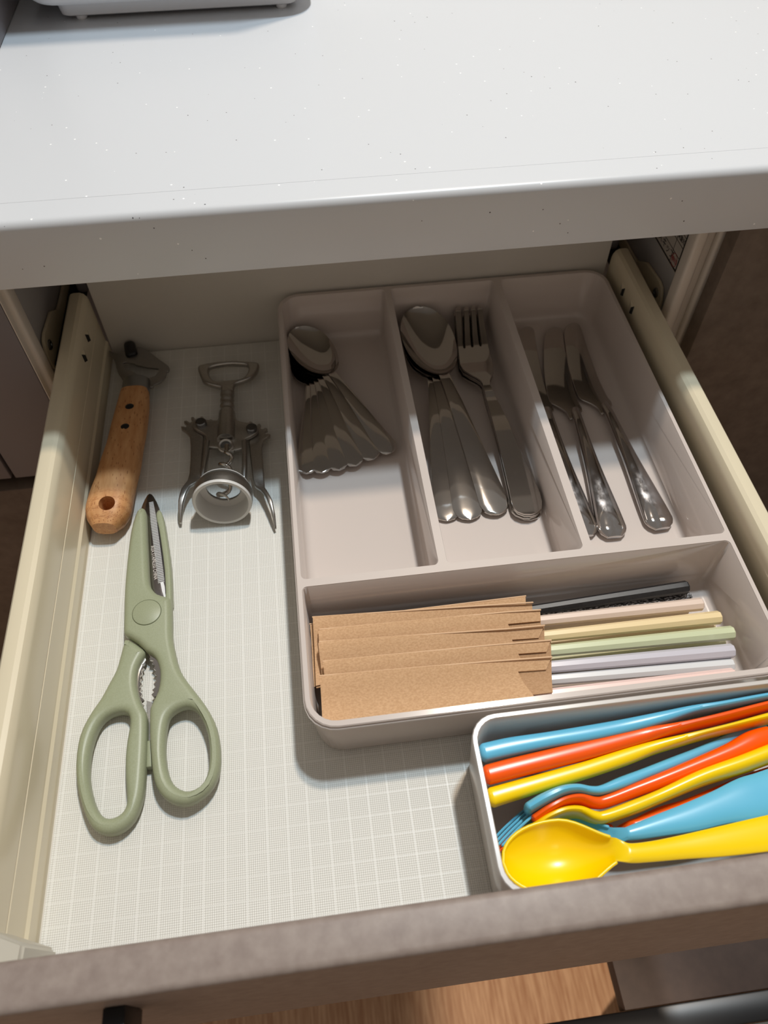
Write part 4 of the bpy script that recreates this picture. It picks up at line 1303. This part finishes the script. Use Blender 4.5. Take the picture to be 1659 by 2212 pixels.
# ------------------------------------------------------------------ winged corkscrew
ck = thing('winged_corkscrew', 'satin metal winged corkscrew with white-lined bell, lying left of the tray', 'corkscrew', (0.0854, 0.3065, 0.0))
c_o = [(0.0655, 0.3835), (0.0663, 0.3862), (0.0688, 0.3872), (0.0763, 0.3883), (0.0853, 0.3884), (0.0953, 0.387), (0.1054, 0.385), (0.1083, 0.3836), (0.1093, 0.3811), (0.1081, 0.375), (0.1055, 0.3706), (0.1025, 0.3676), (0.096, 0.3652), (0.0921, 0.3636), (0.0911, 0.3595), (0.0908, 0.3547), (0.0825, 0.3558), (0.0821, 0.3607), (0.0815, 0.3619), (0.0764, 0.3642), (0.0703, 0.3679), (0.0683, 0.3724), (0.0664, 0.3791)]
c_h = [(0.0733, 0.3818), (0.0763, 0.384), (0.0823, 0.385), (0.0903, 0.3851), (0.0983, 0.3833), (0.1013, 0.3813), (0.1015, 0.3766), (0.0993, 0.3714), (0.0956, 0.3685), (0.0882, 0.3683), (0.0813, 0.3684), (0.0769, 0.3695), (0.0744, 0.3737), (0.0734, 0.3774)]
obj('bottle_opener_handle', plate([catmull(c_o, 2), catmull(c_h, 2)], 0.0050, 0.0095, 0.0019, 4), M['satin'], ck, True, 60)
s0, s1 = Vector((0.0867, 0.3558, 0.009)), Vector((0.0867, 0.3311, 0.011))
prof = []
for k in range(4):
    b_ = k * 0.25
    prof += [(0.0036, b_), (0.0046, b_ + 0.05), (0.0050, b_ + 0.11), (0.0046, b_ + 0.17), (0.0036, b_ + 0.22)]
Ls = (s1 - s0).length
obj('ringed_shaft', lathe([(r, h * Ls) for r, h in prof], s0, s1 - s0, 28), M['satin'], ck, True, 50)
b0, b1 = Vector((0.0868, 0.3332, 0.0115)), Vector((0.0862, 0.3078, 0.013))
Lb = (b1 - b0).length
obj('barrel', lathe([(0.0035, -0.001), (0.0055, 0), (0.0057, 0.002), (0.0057, Lb)], b0, b1 - b0, 32), M['satin'], ck, True, 50)
f_o = [(0.0641, 0.3273), (0.0659, 0.3303), (0.0696, 0.3308), (0.0733, 0.3286), (0.0803, 0.3271), (0.0808, 0.3315), (0.0827, 0.3322), (0.0916, 0.3311), (0.0934, 0.3254), (0.0998, 0.3225), (0.1035, 0.3215), (0.1067, 0.3188), (0.1075, 0.3146), (0.1051, 0.3112), (0.1014, 0.3089), (0.0985, 0.3071), (0.0982, 0.3022), (0.0967, 0.2994), (0.0917, 0.2988), (0.0904, 0.2978), (0.0818, 0.3001), (0.0804, 0.3021), (0.075, 0.3034), (0.0736, 0.3066), (0.0726, 0.3142), (0.0684, 0.3185), (0.0647, 0.3221)]
obj('frame', plate([catmull(f_o, 2)], 0.0095, 0.0125, 0.0008, 2), M['satin'], ck, True, 50)
rc = (0.086, 0.303, 0.014)
obj('collar', lathe([(0.0052, 0.0), (0.0052, 0.0012), (0.0044, 0.0018), (0.0034, 0.0012), (0.0034, 0)], (rc[0], rc[1], 0.0120), (0, -0.25, 1), 32, True), M['satin'], ck)
obj('collar_core', lathe([(0.0034, 0.0), (0.0034, 0.0008)], (rc[0], rc[1], 0.0120), (0, -0.25, 1), 32), M['steel_dark'], ck)
for p in [(0.0698, 0.3245, 0.014), (0.1033, 0.3151, 0.014)]:
    obj('rivet', lathe([(0.0036, -0.004), (0.0036, 0.0008), (0.0030, 0.0014)], p, (0, 0, 1), 28), M['steel_dark'], ck)
for pts in ([(0.074, 0.3083, 0.0115), (0.073, 0.2963, 0.0115), (0.072, 0.2858, 0.0115), (0.0712, 0.2778, 0.0115)], [(0.098, 0.3051, 0.0115), (0.098, 0.293, 0.0115), (0.0978, 0.2824, 0.0115), (0.0973, 0.2744, 0.0115)]):
    obj('frame_leg', loft([(*p, 0.0016, 0.0028) for p in pts], 14, 3.5), M['satin'], ck)
L1 = [(0.0559, 0.3251), (0.0554, 0.3277), (0.0569, 0.3279), (0.0586, 0.3269), (0.0593, 0.3289), (0.0574, 0.3307), (0.0573, 0.3328), (0.0592, 0.3328), (0.0614, 0.3308), (0.0627, 0.3313), (0.0619, 0.3342), (0.0623, 0.3359), (0.0638, 0.3356), (0.065, 0.3328), (0.0667, 0.3321), (0.0681, 0.3329), (0.0681, 0.335), (0.0694, 0.3356), (0.0705, 0.3344), (0.071, 0.332), (0.0734, 0.3307), (0.0748, 0.3323), (0.0764, 0.3313), (0.0762, 0.3282), (0.0708, 0.3175), (0.0705, 0.3039), (0.0699, 0.2885), (0.0696, 0.2821), (0.0683, 0.2777), (0.0636, 0.2732), (0.0616, 0.2684), (0.0592, 0.2605), (0.058, 0.2542), (0.0572, 0.2505), (0.056, 0.2507), (0.0557, 0.2555), (0.0563, 0.263), (0.058, 0.2717), (0.0608, 0.2792), (0.0621, 0.286), (0.0624, 0.2989), (0.0623, 0.3099), (0.0614, 0.3181), (0.0587, 0.3222)]
L2 = [(0.1148, 0.3111), (0.1149, 0.313), (0.1133, 0.3138), (0.1117, 0.3136), (0.1113, 0.3157), (0.1132, 0.3167), (0.1132, 0.3185), (0.1118, 0.3193), (0.1099, 0.3184), (0.1084, 0.3191), (0.1089, 0.322), (0.1082, 0.3237), (0.1067, 0.3235), (0.1059, 0.3215), (0.104, 0.3223), (0.1029, 0.3237), (0.1032, 0.3257), (0.1019, 0.3267), (0.1007, 0.3258), (0.1003, 0.3238), (0.0977, 0.3239), (0.0968, 0.3255), (0.0955, 0.3254), (0.0953, 0.3232), (0.1005, 0.3124), (0.1008, 0.3), (0.1017, 0.2843), (0.1024, 0.2761), (0.1034, 0.2703), (0.1072, 0.2653), (0.1105, 0.2582), (0.1124, 0.2514), (0.1136, 0.2437), (0.1142, 0.2386), (0.1153, 0.2393), (0.1154, 0.2467), (0.1143, 0.2555), (0.1119, 0.2625), (0.1098, 0.2683), (0.1095, 0.2764), (0.1093, 0.2893), (0.109, 0.3013), (0.1101, 0.3074), (0.1127, 0.3095)]
for L in (L1, L2):
    me = plate([L], 0.0062, 0.0092, 0.0010, 3)
    ymin, ymax = min(p[1] for p in L), max(p[1] for p in L)
    slices(me, 'y', ymin + 0.001, ymin + 0.03, 14)
    for v in me.vertices:
        t = max(0.0, min(1.0, (ymin + 0.030 - v.co.y) / 0.030))
        v.co.z += -0.0045 * t * t + 0.004 * math.sin(math.pi * t)
    obj('lever', me, M['satin'], ck, True, 40)
# bell: axis tips up towards the viewer
bc_ = Vector((0.0849, 0.2515, 0.0192))
ax_ = Vector((0.04, 1.0, -0.17)).normalized()
RB = 0.0180
obj('bell', lathe([(RB * 0.93, 0.0012), (RB, 0.0010), (RB * 1.01, 0.0040), (RB * 1.0, 0.0080), (RB * 0.93, 0.0098), (RB * 0.88, 0.0125), (RB * 0.80, 0.0150), (RB * 0.62, 0.0155),
                   (RB * 0.62, 0.0145), (RB * 0.78, 0.0140), (RB * 0.90, 0.0095)], bc_, ax_, 56, True), M['satin'], ck, True, 40)
obj('bell_lining', lathe([(RB * 0.99, 0.0014), (RB * 0.99, 0.0), (RB * 0.97, -0.0008), (RB * 0.88, -0.0008), (RB * 0.86, 0.0), (RB * 0.82, 0.0120), (RB * 0.60, 0.0130), (RB * 0.60, 0.0138),
                          (RB * 0.88, 0.0130), (RB * 0.91, 0.002)], bc_, ax_, 56, True), mat('frosted_white_plastic', rgb(214, 212, 208), 0.4), ck, True, 40)
w0, w1 = Vector((0.0871, 0.3008, 0.015)), Vector((0.085, 0.255, 0.015))
wd = (w1 - w0)
Lw = wd.length
wd.normalize()
wa = wd.cross(Vector((0, 0, 1))).normalized()
wb = wa.cross(wd)
ws = [(*(w0), 0.0016, 0.0016), (*(w0 + wd * 0.004), 0.0013, 0.0013)]
nt = 3.4
for k in range(0, 110):
    t = k / 109
    rad = 0.0036 * min(1, t * 8) * (1 if t < 0.97 else 1)
    a = 2 * math.pi * nt * t + 0.6
    p = w0 + wd * (0.005 + (Lw - 0.005) * t) + wa * math.cos(a) * rad + wb * math.sin(a) * rad
    r = 0.0013 * (1 if t < 0.9 else 1 - 0.75 * (t - 0.9) / 0.1)
    ws.append((*p, r, r))
obj('worm', loft(ws, 10, 2.0), M['steel'], ck, True, 60)
